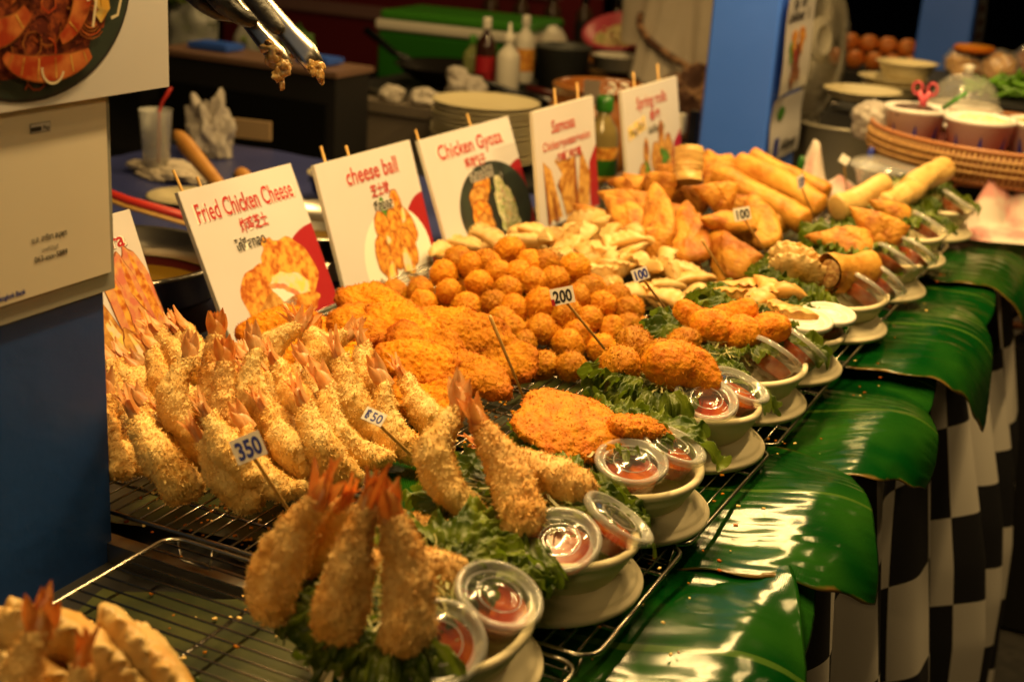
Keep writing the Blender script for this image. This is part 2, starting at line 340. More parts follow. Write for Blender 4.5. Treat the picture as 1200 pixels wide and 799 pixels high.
# ------------------------------------------------------------------ text / flat print helpers
def text_data(s, size, off=0., align='CENTER', shear=0.):
    cu=bpy.data.curves.new('t','FONT'); cu.body=s; cu.size=size; cu.offset=off; cu.align_x=align; cu.resolution_u=3; cu.shear=shear
    o=bpy.data.objects.new('t',cu); COL.objects.link(o); dg=bpy.context.evaluated_depsgraph_get(); dg.update()
    me=bpy.data.meshes.new_from_object(o.evaluated_get(dg)); V=np.array([v.co[:] for v in me.vertices]) if len(me.vertices) else np.zeros((0,3))
    F=[tuple(p.vertices) for p in me.polygons]; bpy.data.objects.remove(o); bpy.data.curves.remove(cu); bpy.data.meshes.remove(me); return V,F
def put_text(g, s, x, y, z, size, mi, off=0., sx=1., align='CENTER', rot=0., wmax=None):
    V,F=text_data(s,size,off,align)
    if not len(V): return
    if wmax:
        w_=V[:,0].max()-V[:,0].min(); sx=wmax/w_
    V=V*np.array([sx,1,1]); c,sn=math.cos(rot),math.sin(rot)
    V=np.c_[V[:,0]*c-V[:,1]*sn+x, V[:,0]*sn+V[:,1]*c+y, V[:,2]*0+z]; g.add(V,F,mi)
def blob(g, cx, cy, rx, ry, z, mi, rot=0., wob=.06, seed=1, n=36, pw=1.):
    t=np.linspace(0,2*math.pi,n,endpoint=False); r=1+wob*np.sin(3*t+seed)+wob*.7*np.sin(5*t+2.1*seed)+wob*.5*np.sin(9*t+3.3*seed)
    ct,st=np.cos(t),np.sin(t); X=rx*r*np.sign(ct)*np.abs(ct)**pw; Y=ry*r*np.sign(st)*np.abs(st)**pw; c,s=math.cos(rot),math.sin(rot)
    V=np.c_[cx+X*c-Y*s, cy+X*s+Y*c, np.full(n,z)]; g.add(V,[tuple(range(n))],mi)
def stroke(g, P, wd, z, mi):
    P=np.asarray(P,float); d=np.gradient(P,axis=0); d/=np.linalg.norm(d,axis=1)[:,None]+1e-9; nn=np.c_[-d[:,1],d[:,0]]
    wv=np.asarray(wd)*np.ones(len(P)); A=P+nn*wv[:,None]/2; B=P-nn*wv[:,None]/2
    V=np.r_[np.c_[A,np.full(len(P),z)],np.c_[B,np.full(len(P),z)]]; n=len(P)
    g.add(V,[(i,i+1,n+i+1,n+i) for i in range(n-1)],mi)
def poly(g, pts, z, mi): g.add([(x,y,z) for x,y in pts],[tuple(range(len(pts)))],mi)
def arc(cx,cy,r,a0,a1,n=14,ry=None):
    t=np.linspace(a0,a1,n); return np.c_[cx+r*np.cos(t), cy+(ry or r)*np.sin(t)]
# ------------------------------------------------------------------ lamps of the stalls (all hang above the picture)
def tube_lamp(x, y, z, length, watts, label, rz=0.):
    t = thing('tube_lamp', label, 'lamp', T(x,y,z,rz), 'tube lamps hung above the stalls')
    g=G(); g.box((0,0,.03),(.05,length+.06,.03)); g.box((0,length/2+.015,.0),(.03,.015,.05)); g.box((0,-length/2-.015,.0),(.03,.015,.05))
    link('lamp_housing', g.mesh('lamp_housing','white_pl',False), t)
    g=G(); g.tube([(0,-length/2,0),(0,length/2,0)],.011,12); link('glass_tube', g.mesh('glass_tube', mat('lit lamp tube',(.8,.7,.5),.4,emit=(WARM,2.))), t)
    g=G(); g.tube([(0,-length/3,.045),(0,-length/3,.6)],.002,5); g.tube([(0,length/3,.045),(0,length/3,.6)],.002,5); link('hanging_wire', g.mesh('hanging_wire','black'), t)
    ld=bpy.data.lights.new('tube_light','AREA'); ld.shape='RECTANGLE'; ld.size=.035; ld.size_y=length; ld.energy=watts; ld.color=WARM
    lo=bpy.data.objects.new('tube_light',ld); COL.objects.link(lo); lo.parent=t; lo.matrix_local=T(0,0,-.014)
tube_lamp(-.70,1.35,1.22,.9,LW[0],'long tube lamp hung over the front of the food counter')
tube_lamp(-.62,2.75,1.22,.9,LW[1],'long tube lamp hung over the spring roll end of the counter')
tube_lamp(-.05,2.25,1.30,.8,LW[2],'long tube lamp hung over the rattan tray and fan')
tube_lamp(-.30,-1.15,1.25,1.2,LW[5],'tube lamp hung across the aisle behind the viewer',R(90))
tube_lamp(.70,2.6,1.40,1.2,LW[6],'tube lamp hung over the customer aisle')
tube_lamp(-1.9,3.3,1.5,.9,LW[3],'long tube lamp hung over the cooking area',R(90))
tube_lamp(-1.5,5.6,1.6,.9,LW[4],'long tube lamp hung over the stall far behind',R(90))

# ------------------------------------------------------------------ setting
g=G(); g.add([(-60,-20,-.88),(60,-20,-.88),(60,120,-.88),(-60,120,-.88)],[(0,1,2,3)])
link('ground', g.mesh('ground','asphalt',False), kind='structure')

# poles of the stall row
def pole(x0,x1,y0,y1,label,top=2.2,m='blue'):
    g=G(); b=.006
    prof=[(x0+b,y0),(x1-b,y0),(x1,y0+b),(x1,y1-b),(x1-b,y1),(x0+b,y1),(x0,y1-b),(x0,y0+b)]
    V=[(px,py,z) for z in (-.87,top) for px,py in prof]; F=[(i,(i+1)%8,8+(i+1)%8,8+i) for i in range(8)]+[tuple(range(8)),tuple(range(8,16))]
    g.add(V,F); g.box(((x0+x1)/2,(y0+y1)/2,-.86),((x1-x0)+.06,(y1-y0)+.06,.02))
    return link('pole', g.mesh('pole',m,False), label=label, category='pole', group='blue poles along the stalls')
pole(-1.05,-.84,.45,.918,'blue painted pole in the left foreground, shade put into its colour, carrying the posters',m='shaded_blue')
pole(-1.03,-.868,3.14,3.42,'bright blue painted pole behind the spring rolls, beside the fan')
pole(-.875,-.70,4.9,5.15,'blue painted pole farthest away, behind the stacked bowls')

# front counter: table, frame, skirt
tb=thing('food_table','long food counter table under banana leaves and wire racks','table',T(0,0,0))
g=G(); g.box((-.69,1.78,-.06),(.84,2.56,.03)); link('tabletop', g.mesh('tabletop','black',False), tb)
g=G(); g.box((-.69,.55,-.062),(.80,.30,.03)); link('tabletop', g.mesh('tabletop','black',False), tb)
g=G(); g.box((-.80,.915,-.035),(.5,.018,.02)); g.box((-1.125,1.95,-.038),(.02,2.1,.02)); link('table_rail', g.mesh('table_rail','steel',False), tb)
for lx,ly in ((-1.08,.6),(-1.08,3.0),(-.32,.6),(-.32,3.0),(-.32,1.8)):
    g=G(); g.box((lx,ly,-.48),(.035,.035,.80)); link('leg', g.mesh('leg','steel',False), tb)

# checkered skirt with folds, hung from the customer edge
def skirt():
    ny,nz=420,60; ys=np.linspace(.42,3.02,ny); zs=np.linspace(-.046,-.872,nz); V=[];UV=[]
    s=0; prev=None
    for i,y in enumerate(ys):
        row=[]
        for j,z in enumerate(zs):
            d=(-.046-z)/.82; a=.006+.040*min(1,d*1.6)*(.7+.3*math.sin(y*3.3+1))
            x=-.272+ a*(1+math.sin(y*27+1.4*math.sin(y*5.1)+d*.9)) + .014*d*math.sin(y*51+2*d) + .02*d
            if y>2.0: x+= min(1,(y-2.0)/.25)*.05*min(1,d*2.2)
            if j==0: x=-.272
            row.append((x,y+.012*d*math.sin(y*18+1),z-.004*math.sin(y*9)))
        if prev is not None: s+=math.hypot(row[30][0]-prev[30][0],row[30][1]-prev[30][1])
        prev=row; V.append(row); UV.append([(s/.122, d_/.150) for d_ in (-.046-zs)+.02*math.sin(y*4)])
    g=G(); g.grid(V,ny,nz); me=g.mesh('skirt','checker'); ul=me.uv_layers.new(name='UVMap'); U=np.array(UV).reshape(-1,2)
    li=np.zeros(len(me.loops),int); me.loops.foreach_get('vertex_index',li); ul.data.foreach_set('uv',U[li].ravel()); return me
o=link('table_skirt', skirt(), label='black and white checkered cloth hanging in folds from the counter edge', category='tablecloth')
sol=o.modifiers.new('thick','SOLIDIFY'); sol.thickness=.0012
# ------------------------------------------------------------------ banana leaves
def leaf_mesh(P0, P1, halfw, z0, edge_x, seed, droop=.9, thick=.0009, tipw=.75, m='banana', wr=.010, fold=.012, nu=110, nv=70, skew=0., tipn=3.):
    """P0 -> P1 rib on the table plane (x,y); past edge_x the sheet bends down"""
    P0=np.array(P0);P1=np.array(P1); d=P1-P0; L=np.linalg.norm(d); d/=L; n=np.array([-d[1],d[0]]); V=[];UV=[]
    for i in range(nu):
        u=i/(nu-1)
        for j in range(nv):
            v=-1+2*j/(nv-1)
            ww=halfw*(1-(max(0,(u-.55)/.45))**tipn*(1-tipw)) * (1+.05*math.sin(u*9+seed)+.02*math.sin(u*31+seed*2))
            uu=u*(1-.10*abs(v)**3*(.5+.5*math.sin(seed*3+v*2)))
            p=P0+d*(uu*L)+n*(v*ww)+d*skew*v
            V.append((p[0],p[1],0)); UV.append((u,v))
    V=np.array(V); UV=np.array(UV)
    r_=np.random.default_rng(seed); z=z0+fold*.5*(.5-np.sqrt(UV[:,1]**2+.002))
    for k in range(4):      # crisp straight creases between nearly flat facets
        a=r_.uniform(-.9,.9); c0=np.array([r_.uniform(.35,1.0),r_.uniform(-.7,.7)]); sd=(UV[:,0]-c0[0])*2*math.cos(a)+(UV[:,1]-c0[1])*math.sin(a); z=z+wr*r_.choice([-1,1])*.55*(np.sqrt(sd**2+.0006)-.4)
    z=z+wr*.30*vn(np.c_[UV,np.full(len(V),seed)],2.6,seed)+.0010*vn(np.c_[UV*[1,3],np.zeros(len(V))],9,seed+9)
    # bend past the edge: arc length measured from edge_x turns downward with radius
    ex=V[:,0]-edge_x; over=np.clip(ex,0,None); rad=.05; ang=np.clip(over/rad*droop,0,1.25)
    x=np.where(ex>0, edge_x+rad/droop*np.sin(ang)+np.clip(over-1.25*rad/droop,0,None)*math.cos(1.25), V[:,0])
    dz=np.where(ex>0, -rad/droop*(1-np.cos(ang))-np.clip(over-1.25*rad/droop,0,None)*math.sin(1.25), 0)
    V=np.c_[x+.3*np.where(ex>0,z-z0,0),V[:,1],z+dz]
    g=G(); g.grid(V,nu,nv); me=g.mesh('banana_leaf',m); ul=me.uv_layers.new(name='UVMap')
    li=np.zeros(len(me.loops),int); me.loops.foreach_get('vertex_index',li); ul.data.foreach_set('uv',UV[li].ravel()); return me
LG='banana leaves laid over the counter edge'
def bleaf(label,*a,**k):
    o=link('banana_leaf', leaf_mesh(*a,**k), label=label, category='leaf', group=LG); s=o.modifiers.new('thick','SOLIDIFY'); s.thickness=.0009; return o
bleaf('banana leaf lying beneath the nearest two, showing between them',(-.54,1.14),(-.235,1.24),.20,-.036,-.28,7,droop=.6,wr=.008,fold=.010,tipw=.8)
bleaf('narrow banana leaf showing between the middle leaves',(-.50,1.86),(-.24,1.90),.13,-.037,-.28,8,droop=.6,wr=.006,fold=.008,tipw=.8)
bleaf('narrow banana leaf showing between the two farthest leaves',(-.50,2.38),(-.23,2.42),.15,-.037,-.28,9,droop=.6,wr=.006,fold=.008,tipw=.8)
bleaf('large glossy banana leaf draped over the counter edge nearest the viewer',(-.56,.90),(-.190,1.08),.275,-.030,-.28,1,droop=.6,wr=.020,fold=.02,tipw=.8)
bleaf('glossy banana leaf with a creased rib beside the second and third bowls',(-.54,1.25),(-.222,1.42),.165,-.020,-.28,2,droop=.45,wr=.012,fold=.02,tipw=.8)
bleaf('dark glossy banana leaf hanging rounded over the edge beside the middle bowls',(-.52,1.58),(-.200,1.74),.195,-.028,-.28,3,droop=.6,wr=.014,fold=.022,tipw=.62,tipn=2)
bleaf('pale reflecting banana leaf with a folded rib beside the fried gyoza bowls',(-.50,2.00),(-.178,2.16),.215,-.018,-.28,4,droop=.55,wr=.012,fold=.022,tipw=.7)
bleaf('small mottled green banana leaf at the far end of the rack',(-.48,2.60),(-.18,2.69),.205,-.022,-.28,5,droop=.5,wr=.008,fold=.010,tipw=.85)
for i,(a,b,hw,lab) in enumerate([((-.750,.66),(-.36,.74),.20,'dull olive banana leaf lying under the nearest empty rack'),((-1.08,1.10),(-.40,1.22),.17,'dull banana leaf under the shrimp rack'),
    ((-1.1,1.42),(-.40,1.50),.17,'dull banana leaf under the chicken rack'),((-1.1,1.75),(-.40,1.80),.17,'dull banana leaf under the cheese balls'),((-1.1,2.1),(-.40,2.15),.18,'dull banana leaf under the gyoza'),((-1.1,2.5),(-.40,2.55),.2,'dull banana leaf under the samosas and spring rolls')]):
    o=link('banana_leaf', leaf_mesh(a,b,hw,-.026-.003*(i%2),9,11+i,m='banana_dull',wr=.004,fold=.005,nu=40,nv=24), label=lab, category='leaf', group='dull banana leaves under the wire racks')

# ------------------------------------------------------------------ wire racks
def wire_mesh(L,r=.0011):
    g=G(); g.tube([(0,0,0),(0,L,0)],r,5); return g.mesh('wire','chrome')
def rack(x0,x1,y0,y1,along,label,rz=0.,z=-.004,bars=2,feet=True):
    """loop rim, wires, cross bars; 'along' is the direction of the fine wires"""
    cx,cy=(x0+x1)/2,(y0+y1)/2; W,D=x1-x0,y1-y0
    t=thing('wire_rack',label,'rack',T(cx,cy,z,rz),'chromed wire racks on the counter')
    r=.018; pts=[]
    for (sx,sy,a0) in ((1,-1,-90),(1,1,0),(-1,1,90),(-1,-1,180)):
        for k in range(5):
            a=R(a0+k*22.5); pts.append((sx*(W/2-r)+r*math.cos(a), sy*(D/2-r)+r*math.sin(a),0))
    g=G(); g.tube(pts,.0024,7,closed=True); link('rim', g.mesh('rim','chrome'), t)
    if along=='Y':
        me=wire_mesh(D-.004); n=int(W/.0150)
        for k in range(1,n): link('wire',me,t,T(-W/2+k*W/n,-D/2+.002,.0012))
        for k in range(bars):
            g=G(); yy=-D/2+(k+.5)*D/bars; g.tube([(-W/2,yy,-.0022),(W/2,yy,-.0022)],.0019,6); link('cross_bar', g.mesh('cross_bar','chrome'), t)
    else:
        me=wire_mesh(W-.004); n=int(D/.0150)
        for k in range(1,n): link('wire',me,t,T(W/2-.002,-D/2+k*D/n,.0012,R(90)))
        for k in range(bars):
            g=G(); xx=-W/2+(k+1)*W/(bars+1); g.tube([(xx,-D/2,-.0022),(xx,D/2,-.0022)],.0019,6); link('cross_bar', g.mesh('cross_bar','chrome'), t)
    for sx in (-1,1):
        for sy in (-1,1):
            g=G(); x_,y_=sx*(W/2-.03),sy*(D/2-.002); g.tube([(x_-.02,y_,0),(x_-.016,y_,-.020),(x_+.016,y_,-.020),(x_+.02,y_,0)],.0019,6); link('foot', g.mesh('foot','chrome'), t)
    return t
rack(-.768,-.352,.50,.912,'X','nearest wire rack, empty over an olive banana leaf',rz=R(0),z=0.0,bars=2)
ys=[.925,1.165,1.455,1.745,2.035,2.325,2.62,2.92]
lab=['wire rack under the heaped fried shrimp','wire rack under the chicken cutlets','wire rack under the front of the cheese balls','wire rack under the back of the cheese balls','wire rack under the gyoza','wire rack under the samosas','wire rack under the spring rolls']
for i in range(7): rack(-1.062,-.350,ys[i]+.003,ys[i+1]-.006,'Y',lab[i],rz=R((.6,-.5,.4,-.3,.5,0,.3)[i]),z=-.004+.0007*i)

# ------------------------------------------------------------------ breaded food meshes
rs=np.random.default_rng(5)
def shrimp_parts(seed, L=.092, rad=.0165, bend=.16, flk=3400, m='panko', tm='tail'):
    nu,nv=70,48; V=[]; rad*=1.06
    for i in range(nu):
        u=i/(nu-1); z=L*u
        # rounded nose, thick middle, thinner tail root
        rr=rad*(max(0,1-(1-min(1,u/.20))**2.2))**.5*(1.04-.20*u-.42*max(0,u-.55)/.45)*(1+.05*math.sin(u*8+seed))
        if u>.985: rr*=.55
        cx=bend*L*(math.sin(math.pi*u)*.8-.35*(1-u)**3)
        for j in range(nv):
            a=2*math.pi*j/nv; V.append((cx+rr*math.cos(a)*1.0, rr*math.sin(a)*.94, z+.0))
    V=np.array(V); g0=G(); g0.grid(V,nu,nv,wrapv=True); F=[]
    for f in g0.f: F+= [(f[0],f[1],f[2]),(f[0],f[2],f[3])]
    N=normals(V,F); ctr=np.repeat(V.reshape(nu,nv,3).mean(1),nv,0); sg=np.sign(((V-ctr)*N).sum(1)); N*=np.where(sg==0,1,sg)[:,None]
    # lumpy coat
    V=V+N*(.0022*vn(V,85,seed)+.0013*vn(V,210,seed+1)+.0009*vn(V,480,seed+2))[:,None]
    g=G(); g.grid(V,nu,nv,wrapv=True); flakes(g,V,N,flk,.0023,rs); body=g.mesh('coated_body',m)
    # tail fan: overlapping pointed blades
    g=G(); rt=np.array([0,0,L*.955])
    nb=6
    for k in range(nb):
        a=(k-(nb-1)/2)*.085+rs.normal(0,.04); tl=.033*(1-.08*abs(k-(nb-1)/2))*rs.uniform(.82,1.15); wd=.0036; yo=((k*7)%3-1)*.0035
        PV=[]; n=9
        for i in range(n):
            s=i/(n-1); wv=wd*(.55+.9*math.sin(math.pi*min(1,s*.85+.1)))*(1-s**5)+.0003
            cx=math.sin(a)*tl*s+.0014*(k-(nb-1)/2); cz=math.cos(a)*tl*s; cy=yo+.005*s*s*(1 if k%2 else -1)
            for q in range(5):
                b=-1+q*.5; PV.append((cx+math.cos(a)*b*wv, cy+.0022*(1-b*b)*(1 if k%2 else -.4), cz-math.sin(a)*b*wv))
        g.grid(np.array(PV)+rt,n,5)
    # horny root segment
    g.lathe([(.0095,-.004),(.0092,.002),(.0078,.008),(.0058,.014),(.002,.017)],10,0,(0,0,L*.97),1.0,.65)
    tail=g.mesh('tail_fan',tm); return body,tail
SHR=[shrimp_parts(s,rad=r,bend=b) for s,r,b in ((1,.0170,.26),(2,.0160,.34),(3,.0180,.16),(4,.0165,.30),(5,.0172,.22))]
SHRD=[shrimp_parts(s,rad=r,bend=b,m='panko_dark',tm='tailred') for s,r,b in ((11,.0165,.12),(12,.0155,.05),(13,.016,-.1))]
def put_shrimp(a,b,label,group,var,roll=0.,dark=False,s=None):
    d=Vector(b)-Vector(a); L=d.length; sc=(s or max(.93,min(1.13,L/.105)))*1.0
    _p=SHRD if dark else SHR; body,tail=_p[var%len(_p)]
    t=thing('fried_shrimp',label,'fried shrimp',axis(a,d,roll,sc),group); link('coated_body',body,t); link('tail_fan',tail,t); return t
def crumb_blob(name,V,F,seed,m,amp=(.0022,.0013,.0007),fr=(70,190,460),flk=900,fs=.0024):
    N=normals(V,F); V=V+N*(amp[0]*vn(V,fr[0],seed)+amp[1]*vn(V,fr[1],seed+1)+amp[2]*vn(V,fr[2],seed+2))[:,None]
    g=G(); g.add(V,F)
    if flk: flakes(g,V,N,flk,fs,rs)
    return g.mesh(name,m)
def cutlet_mesh(seed,m='cutlet',ax=.052,ay=.037,az=.0165,flk=2200,fs=.0023,am=1.):
    V,F=ico(6); ang=np.arctan2(V[:,1],V[:,0]); k=1+.10*np.sin(2*ang+seed)+.07*np.sin(3*ang+2*seed)+.045*np.sin(5*ang+seed*3)
    V=np.c_[V[:,0]*ax*k, V[:,1]*ay*k, np.sign(V[:,2])*np.abs(V[:,2])**.8*az]; V[:,2]+=.10*V[:,0]**2/ax*np.sin(seed)+ .008*vn(np.c_[V[:,:2],V[:,:1]*0],28,seed)
    return crumb_blob('cutlet',V,F,seed,m,(.0020*am,.0018*am,.0013*am),(60,160,380),flk,fs)
CUT=[cutlet_mesh(s) for s in (1,2,3,4)]; CUTD=[cutlet_mesh(s,'cutlet_deep') for s in (7,8)]; NUG=[cutlet_mesh(s,'cutlet_deep',.028,.022,.020,900,.0018,.5) for s in (9,10,11)]; THK=cutlet_mesh(14,'cutlet_deep',.042,.032,.027,1500,.0020,.55)
def ball_mesh(seed):
    V,F=ico(5); V=V*.0185*np.array([1,1.06,.95]); V=V*(1+.15*vn(V,34,seed))[:,None]
    return crumb_blob('ball',V,F,seed,'ball',(.0009,.0008,.0008),(120,300,620),1100,.0021)
BALLM=[ball_mesh(s) for s in range(1,7)]
def rrot(): return Matrix.Rotation(rnd.uniform(0,6.28),4,'Z')@Matrix.Rotation(rnd.uniform(0,6.28),4,'X')@Matrix.Rotation(rnd.uniform(0,6.28),4,'Z')

def gyoza_mesh(seed,m,Lh=.033,h=.026,th=.0120,flk=0,bd=.75,ex=.72):
    nu,nv=60,40; V=[]; r_=np.random.default_rng(seed); ph=r_.uniform(0,6)
    for i in range(nu):
        u=-1+2*i/(nu-1); e=max(0,1-u*u); hh=h*e**ex+.0008; tt=th*e**.75+.0006
        for j in range(nv):
            a=2*math.pi*j/nv; ca,sa=math.cos(a),math.sin(a)
            q=((1-ca)/2)          # 0 at seam, 1 at base
            qq=max(0,(q-.09)/.91); y=(tt*sa*(qq**.6)*1.5)+.0010*(1 if sa>0 else -1)*min(1,q*30); z=hh*(1+ca)/2
            fin=max(0,1-q/.20)
            y+= (.0014*math.sin(u*19+ph)+.0015*math.sin(u*4+ph*2))*min(1,fin*1.4)*e**.3
            z+= .0005*math.sin(u*19+ph+1.5)*fin
            side=1 if sa>0 else 0
            y+= side*.0006*math.sin(u*15+ph)*max(0,1-abs(q-.35)/.3)
            V.append((u*Lh, y+bd*(u*Lh)**2/.03*.5, z))
    V=np.array(V); V+= np.stack([.0008*vn(V,110,seed),.0014*vn(V,70,seed+5),.0010*vn(V,90,seed+9)],1); g=G(); g.grid(V,nu,nv,wrapv=True)
    return g.mesh('gyoza',m)
GY=[gyoza_mesh(s,'gyoza') for s in range(1,6)]; GYB=[gyoza_mesh(s,'gyoza_brown') for s in range(6,9)]

def halfmoon(seed):
    V,F=ico(6); th=np.arctan2(V[:,2],V[:,0]); rim=np.exp(-(V[:,1]/.28)**2); V=V*np.array([.043,.0135,.034])
    k=1+rim*(.055*np.sin(13*th+seed)+.03*np.sin(29*th+2*seed)+.05); V[:,0]*=k; V[:,2]*=k; V[:,1]+=rim*.0016*np.sin(17*th+seed*2)+.10*V[:,0]**2/.04
    V[:,2]=np.where(V[:,2]<0,V[:,2]*.45,V[:,2])+.012; N=normals(V,F); V=V+N*(.0016*vn(V,60,seed)+.0016*np.clip(vn(V,150,seed+1),.1,1)+.0005*vn(V,400,seed+2))[:,None]
    g=G(); g.add(V,F); return g.mesh('gyoza','gyoza')
GYBIG=[halfmoon(s) for s in (21,22,23)]
def samosa_mesh(seed,L=.135,W=.092,th=.0185,m='pastry',rd=.10):
    """folded triangular pasty: apex at +Z, base at 0; pillow with a lapped flap and pinched corners"""
    n=46; idx={}; V=[]; F=[]
    c=np.array([[0,L],[-W/2,0],[W/2,0]])
    def P(i,j,side):
        b0=i/n; b1=j/n; b2=1-b0-b1; p=c[0]*b0+c[1]*b1+c[2]*b2; f=max(0,27*b0*b1*b2); ct=c.mean(0); mb=max(b0,b1,b2); p=ct+(p-ct)*(1-rd*max(0,(mb-.55)/.45)**1.6+.12*(1-mb)*1.0); 
        return (p[0], side*(th*f**.48*1.0), p[1])
    for side in (1,-1):
        for i in range(n+1):
            for j in range(n+1-i):
                edge=(i==0 or j==0 or i+j==n)
                key=(i,j,0 if edge else side)
                if key not in idx: idx[key]=len(V); V.append(P(i,j,side))
        for i in range(n):
            for j in range(n-i):
                def K(a,b): 
                    e=(a==0 or b==0 or a+b==n); return idx[(a,b,0 if e else side)]
                f=(K(i,j),K(i+1,j),K(i,j+1)); F.append(f if side==1 else f[::-1])
                if i+j<n-1: f=(K(i+1,j),K(i+1,j+1),K(i,j+1)); F.append(f if side==1 else f[::-1])
    V=np.array(V,float); lap=(V[:,0]*.8+V[:,2]*.55)<L*.24; V[lap&(V[:,1]>0),1]+=.0028; lap=(V[:,0]*-.8+V[:,2]*.4)<L*.12; V[lap&(V[:,1]<0),1]-=.0026
    N=normals(V,F); V+=N*(.0030*vn(V,38,seed)+.0030*np.clip(vn(V,95,seed+3),.2,1)+.0006*vn(V,260,seed+4))[:,None]
    V[:,1]+=.12*(V[:,2]-L/2)**2/L*math.sin(seed)*2
    g=G(); g.add(V,F); return g.mesh('samosa',m)
SAM_M=[samosa_mesh(s) for s in (1,2,3,4)]+[samosa_mesh(5,.150,.098,.020,rd=.34)]
def roll_mesh(seed,L=.16,r=.0195,m='roll',open_end=False):
    nu,nv=80,48; V=[]
    for i in range(nu):
        u=i/(nu-1); z=L*(u-.0)
        e=1.0
        e0=min(1,u/.045); e1=min(1,(1-u)/.045)
        k=(math.sqrt(max(0,1-(1-e0)**2)) if not open_end else 1)*math.sqrt(max(0,1-(1-e1)**2)); k=.12+.88*k if not open_end else max(.12,k)
        for j in range(nv):
            a=2*math.pi*j/nv; ph=(a+u*1.4)%(2*math.pi)
            rr=r*k*(1+.035*math.sin(2*a+seed))+.0014*(ph/(2*math.pi))*k
            V.append((rr*math.cos(a)*1.08+.006*math.sin(u*3.1+seed)*math.sin(u*math.pi), rr*math.sin(a)*.92, z))
    V=np.array(V); g0=G(); g0.grid(V,nu,nv,wrapv=True)
    rad=V.copy(); rad[:,2]=0; rad/=np.linalg.norm(rad,axis=1)[:,None]+1e-9
    V=V+rad*(.0016*vn(V,45,seed)+.0016*np.clip(vn(V,120,seed+3),.25,1)+.0006*np.sin(V[:,2]*300+4*vn(V,40,seed))*.4)[:,None]
    g=G(); g.grid(V,nu,nv,wrapv=True)
    if not open_end: g.add(V[:nv],[tuple(range(nv))[::-1]])
    g.add(V[-nv:],[tuple(range(nv))])
    if open_end:
        t=np.linspace(0,4*math.pi,60); # wrapper spiral seen at the cut end
        g.grid(np.array([[((r*(.93-.05*k/4))*math.cos(2*math.pi*j/nv)*1.08,(r*(.93-.05*k/4))*math.sin(2*math.pi*j/nv)*.92,.0+.004*(k)*.9) for j in range(nv)] for k in range(4)]),4,nv,wrapv=True)
    return g.mesh('spring_roll',m)
ROLL_M=[roll_mesh(s) for s in (1,2,3)]; ROLL_P=[roll_mesh(s,.13,.021,'rollpale') for s in (4,5)]

# ------------------------------------------------------------------ the shrimp heap
SHRP=[(-0.767,0.946,0.022,-0.836,0.932,0.114),(-0.802,1.003,0.030,-0.866,0.981,0.097),(-0.705,0.961,0.022,-0.771,0.947,0.097),(-0.681,0.990,0.030,-0.734,0.983,0.094),(-0.687,1.026,0.035,-0.741,1.019,0.100),(-0.655,1.044,0.022,-0.721,1.043,0.117),(-0.651,1.094,0.030,-0.724,1.085,0.121),(-0.679,1.125,0.040,-0.735,1.129,0.138),(-0.625,1.146,0.022,-0.692,1.144,0.113),(-0.638,1.205,0.022,-0.702,1.200,0.099),(-0.692,1.171,0.050,-0.730,1.177,0.124),(-0.864,1.084,0.050,-0.910,1.070,0.102),(-0.906,1.152,0.045,-0.957,1.131,0.096),(-0.880,1.167,0.050,-0.931,1.148,0.101),(-0.797,1.016,0.075,-0.812,1.038,0.151),(-0.802,0.982,0.060,-0.815,1.000,0.117),(-0.765,0.995,0.060,-0.777,1.008,0.104),(-0.705,0.958,0.045,-0.755,0.952,0.110),(-0.735,1.040,0.070,-0.769,1.047,0.143),(-0.715,1.082,0.060,-0.765,1.075,0.122),(-0.808,1.263,0.040,-0.853,1.252,0.089),(-0.918,1.288,0.030,-0.970,1.253,0.043),(-0.843,0.927,0.030,-0.871,0.946,0.118),(-0.878,1.027,0.045,-0.924,1.013,0.104),(-0.716,1.045,0.050,-0.755,1.039,0.097),(-0.856,1.162,0.050,-0.841,1.189,0.088),(-0.825,0.987,0.030,-0.863,0.965,0.051),(-0.822,1.186,0.050,-0.792,1.224,0.095),(-0.718,1.154,0.040,-0.757,1.147,0.082),(-0.780,1.018,0.030,-0.831,0.996,0.067),(-0.721,1.021,0.030,-0.762,1.007,0.061),(-0.927,1.126,0.030,-0.971,1.102,0.058),]
GS='heaped panko fried shrimp on the front rack'
special={0:'plump panko shrimp at the front left of the heap, nearest the blue pole',2:'panko shrimp lying headfirst right under the 350 price tag',5:'long panko shrimp at the front of the heap, right of the 350 tag',8:'panko shrimp directly under the small tilted price tag',9:'panko shrimp at the right end of the heap, beside the chicken cutlets',14:'panko shrimp standing upright with a broad tail at the back of the heap',19:'panko shrimp in the middle of the heap with a tall pale tail'}
for i,(a0,a1,a2,b0,b1,b2) in enumerate(SHRP):
    put_shrimp((a0,a1,a2),(b0,b1,b2),special.get(i,'panko fried shrimp heaped among its like with tail sticking up'),GS,i%5,roll=R((-60,-95,-80,-110,-70)[i%5]+rnd.uniform(-15,15)),dark=i in (14,15,16) and i!=15)
for i in range(22):   # lower layers of the heap
    x=rnd.uniform(-1.0,-.74); y=rnd.uniform(.99,1.22); z=.018+.018*rnd.random()*(1 if x<-.78 else .3)
    a=rnd.uniform(-.3,.5); put_shrimp((x+.05,y,z),(x-.055,y+.05*math.sin(a),z+.035+.02*rnd.random()),'panko fried shrimp heaped among its like with tail sticking up',GS,rnd.randrange(5),roll=R(-90+rnd.uniform(-30,30)))

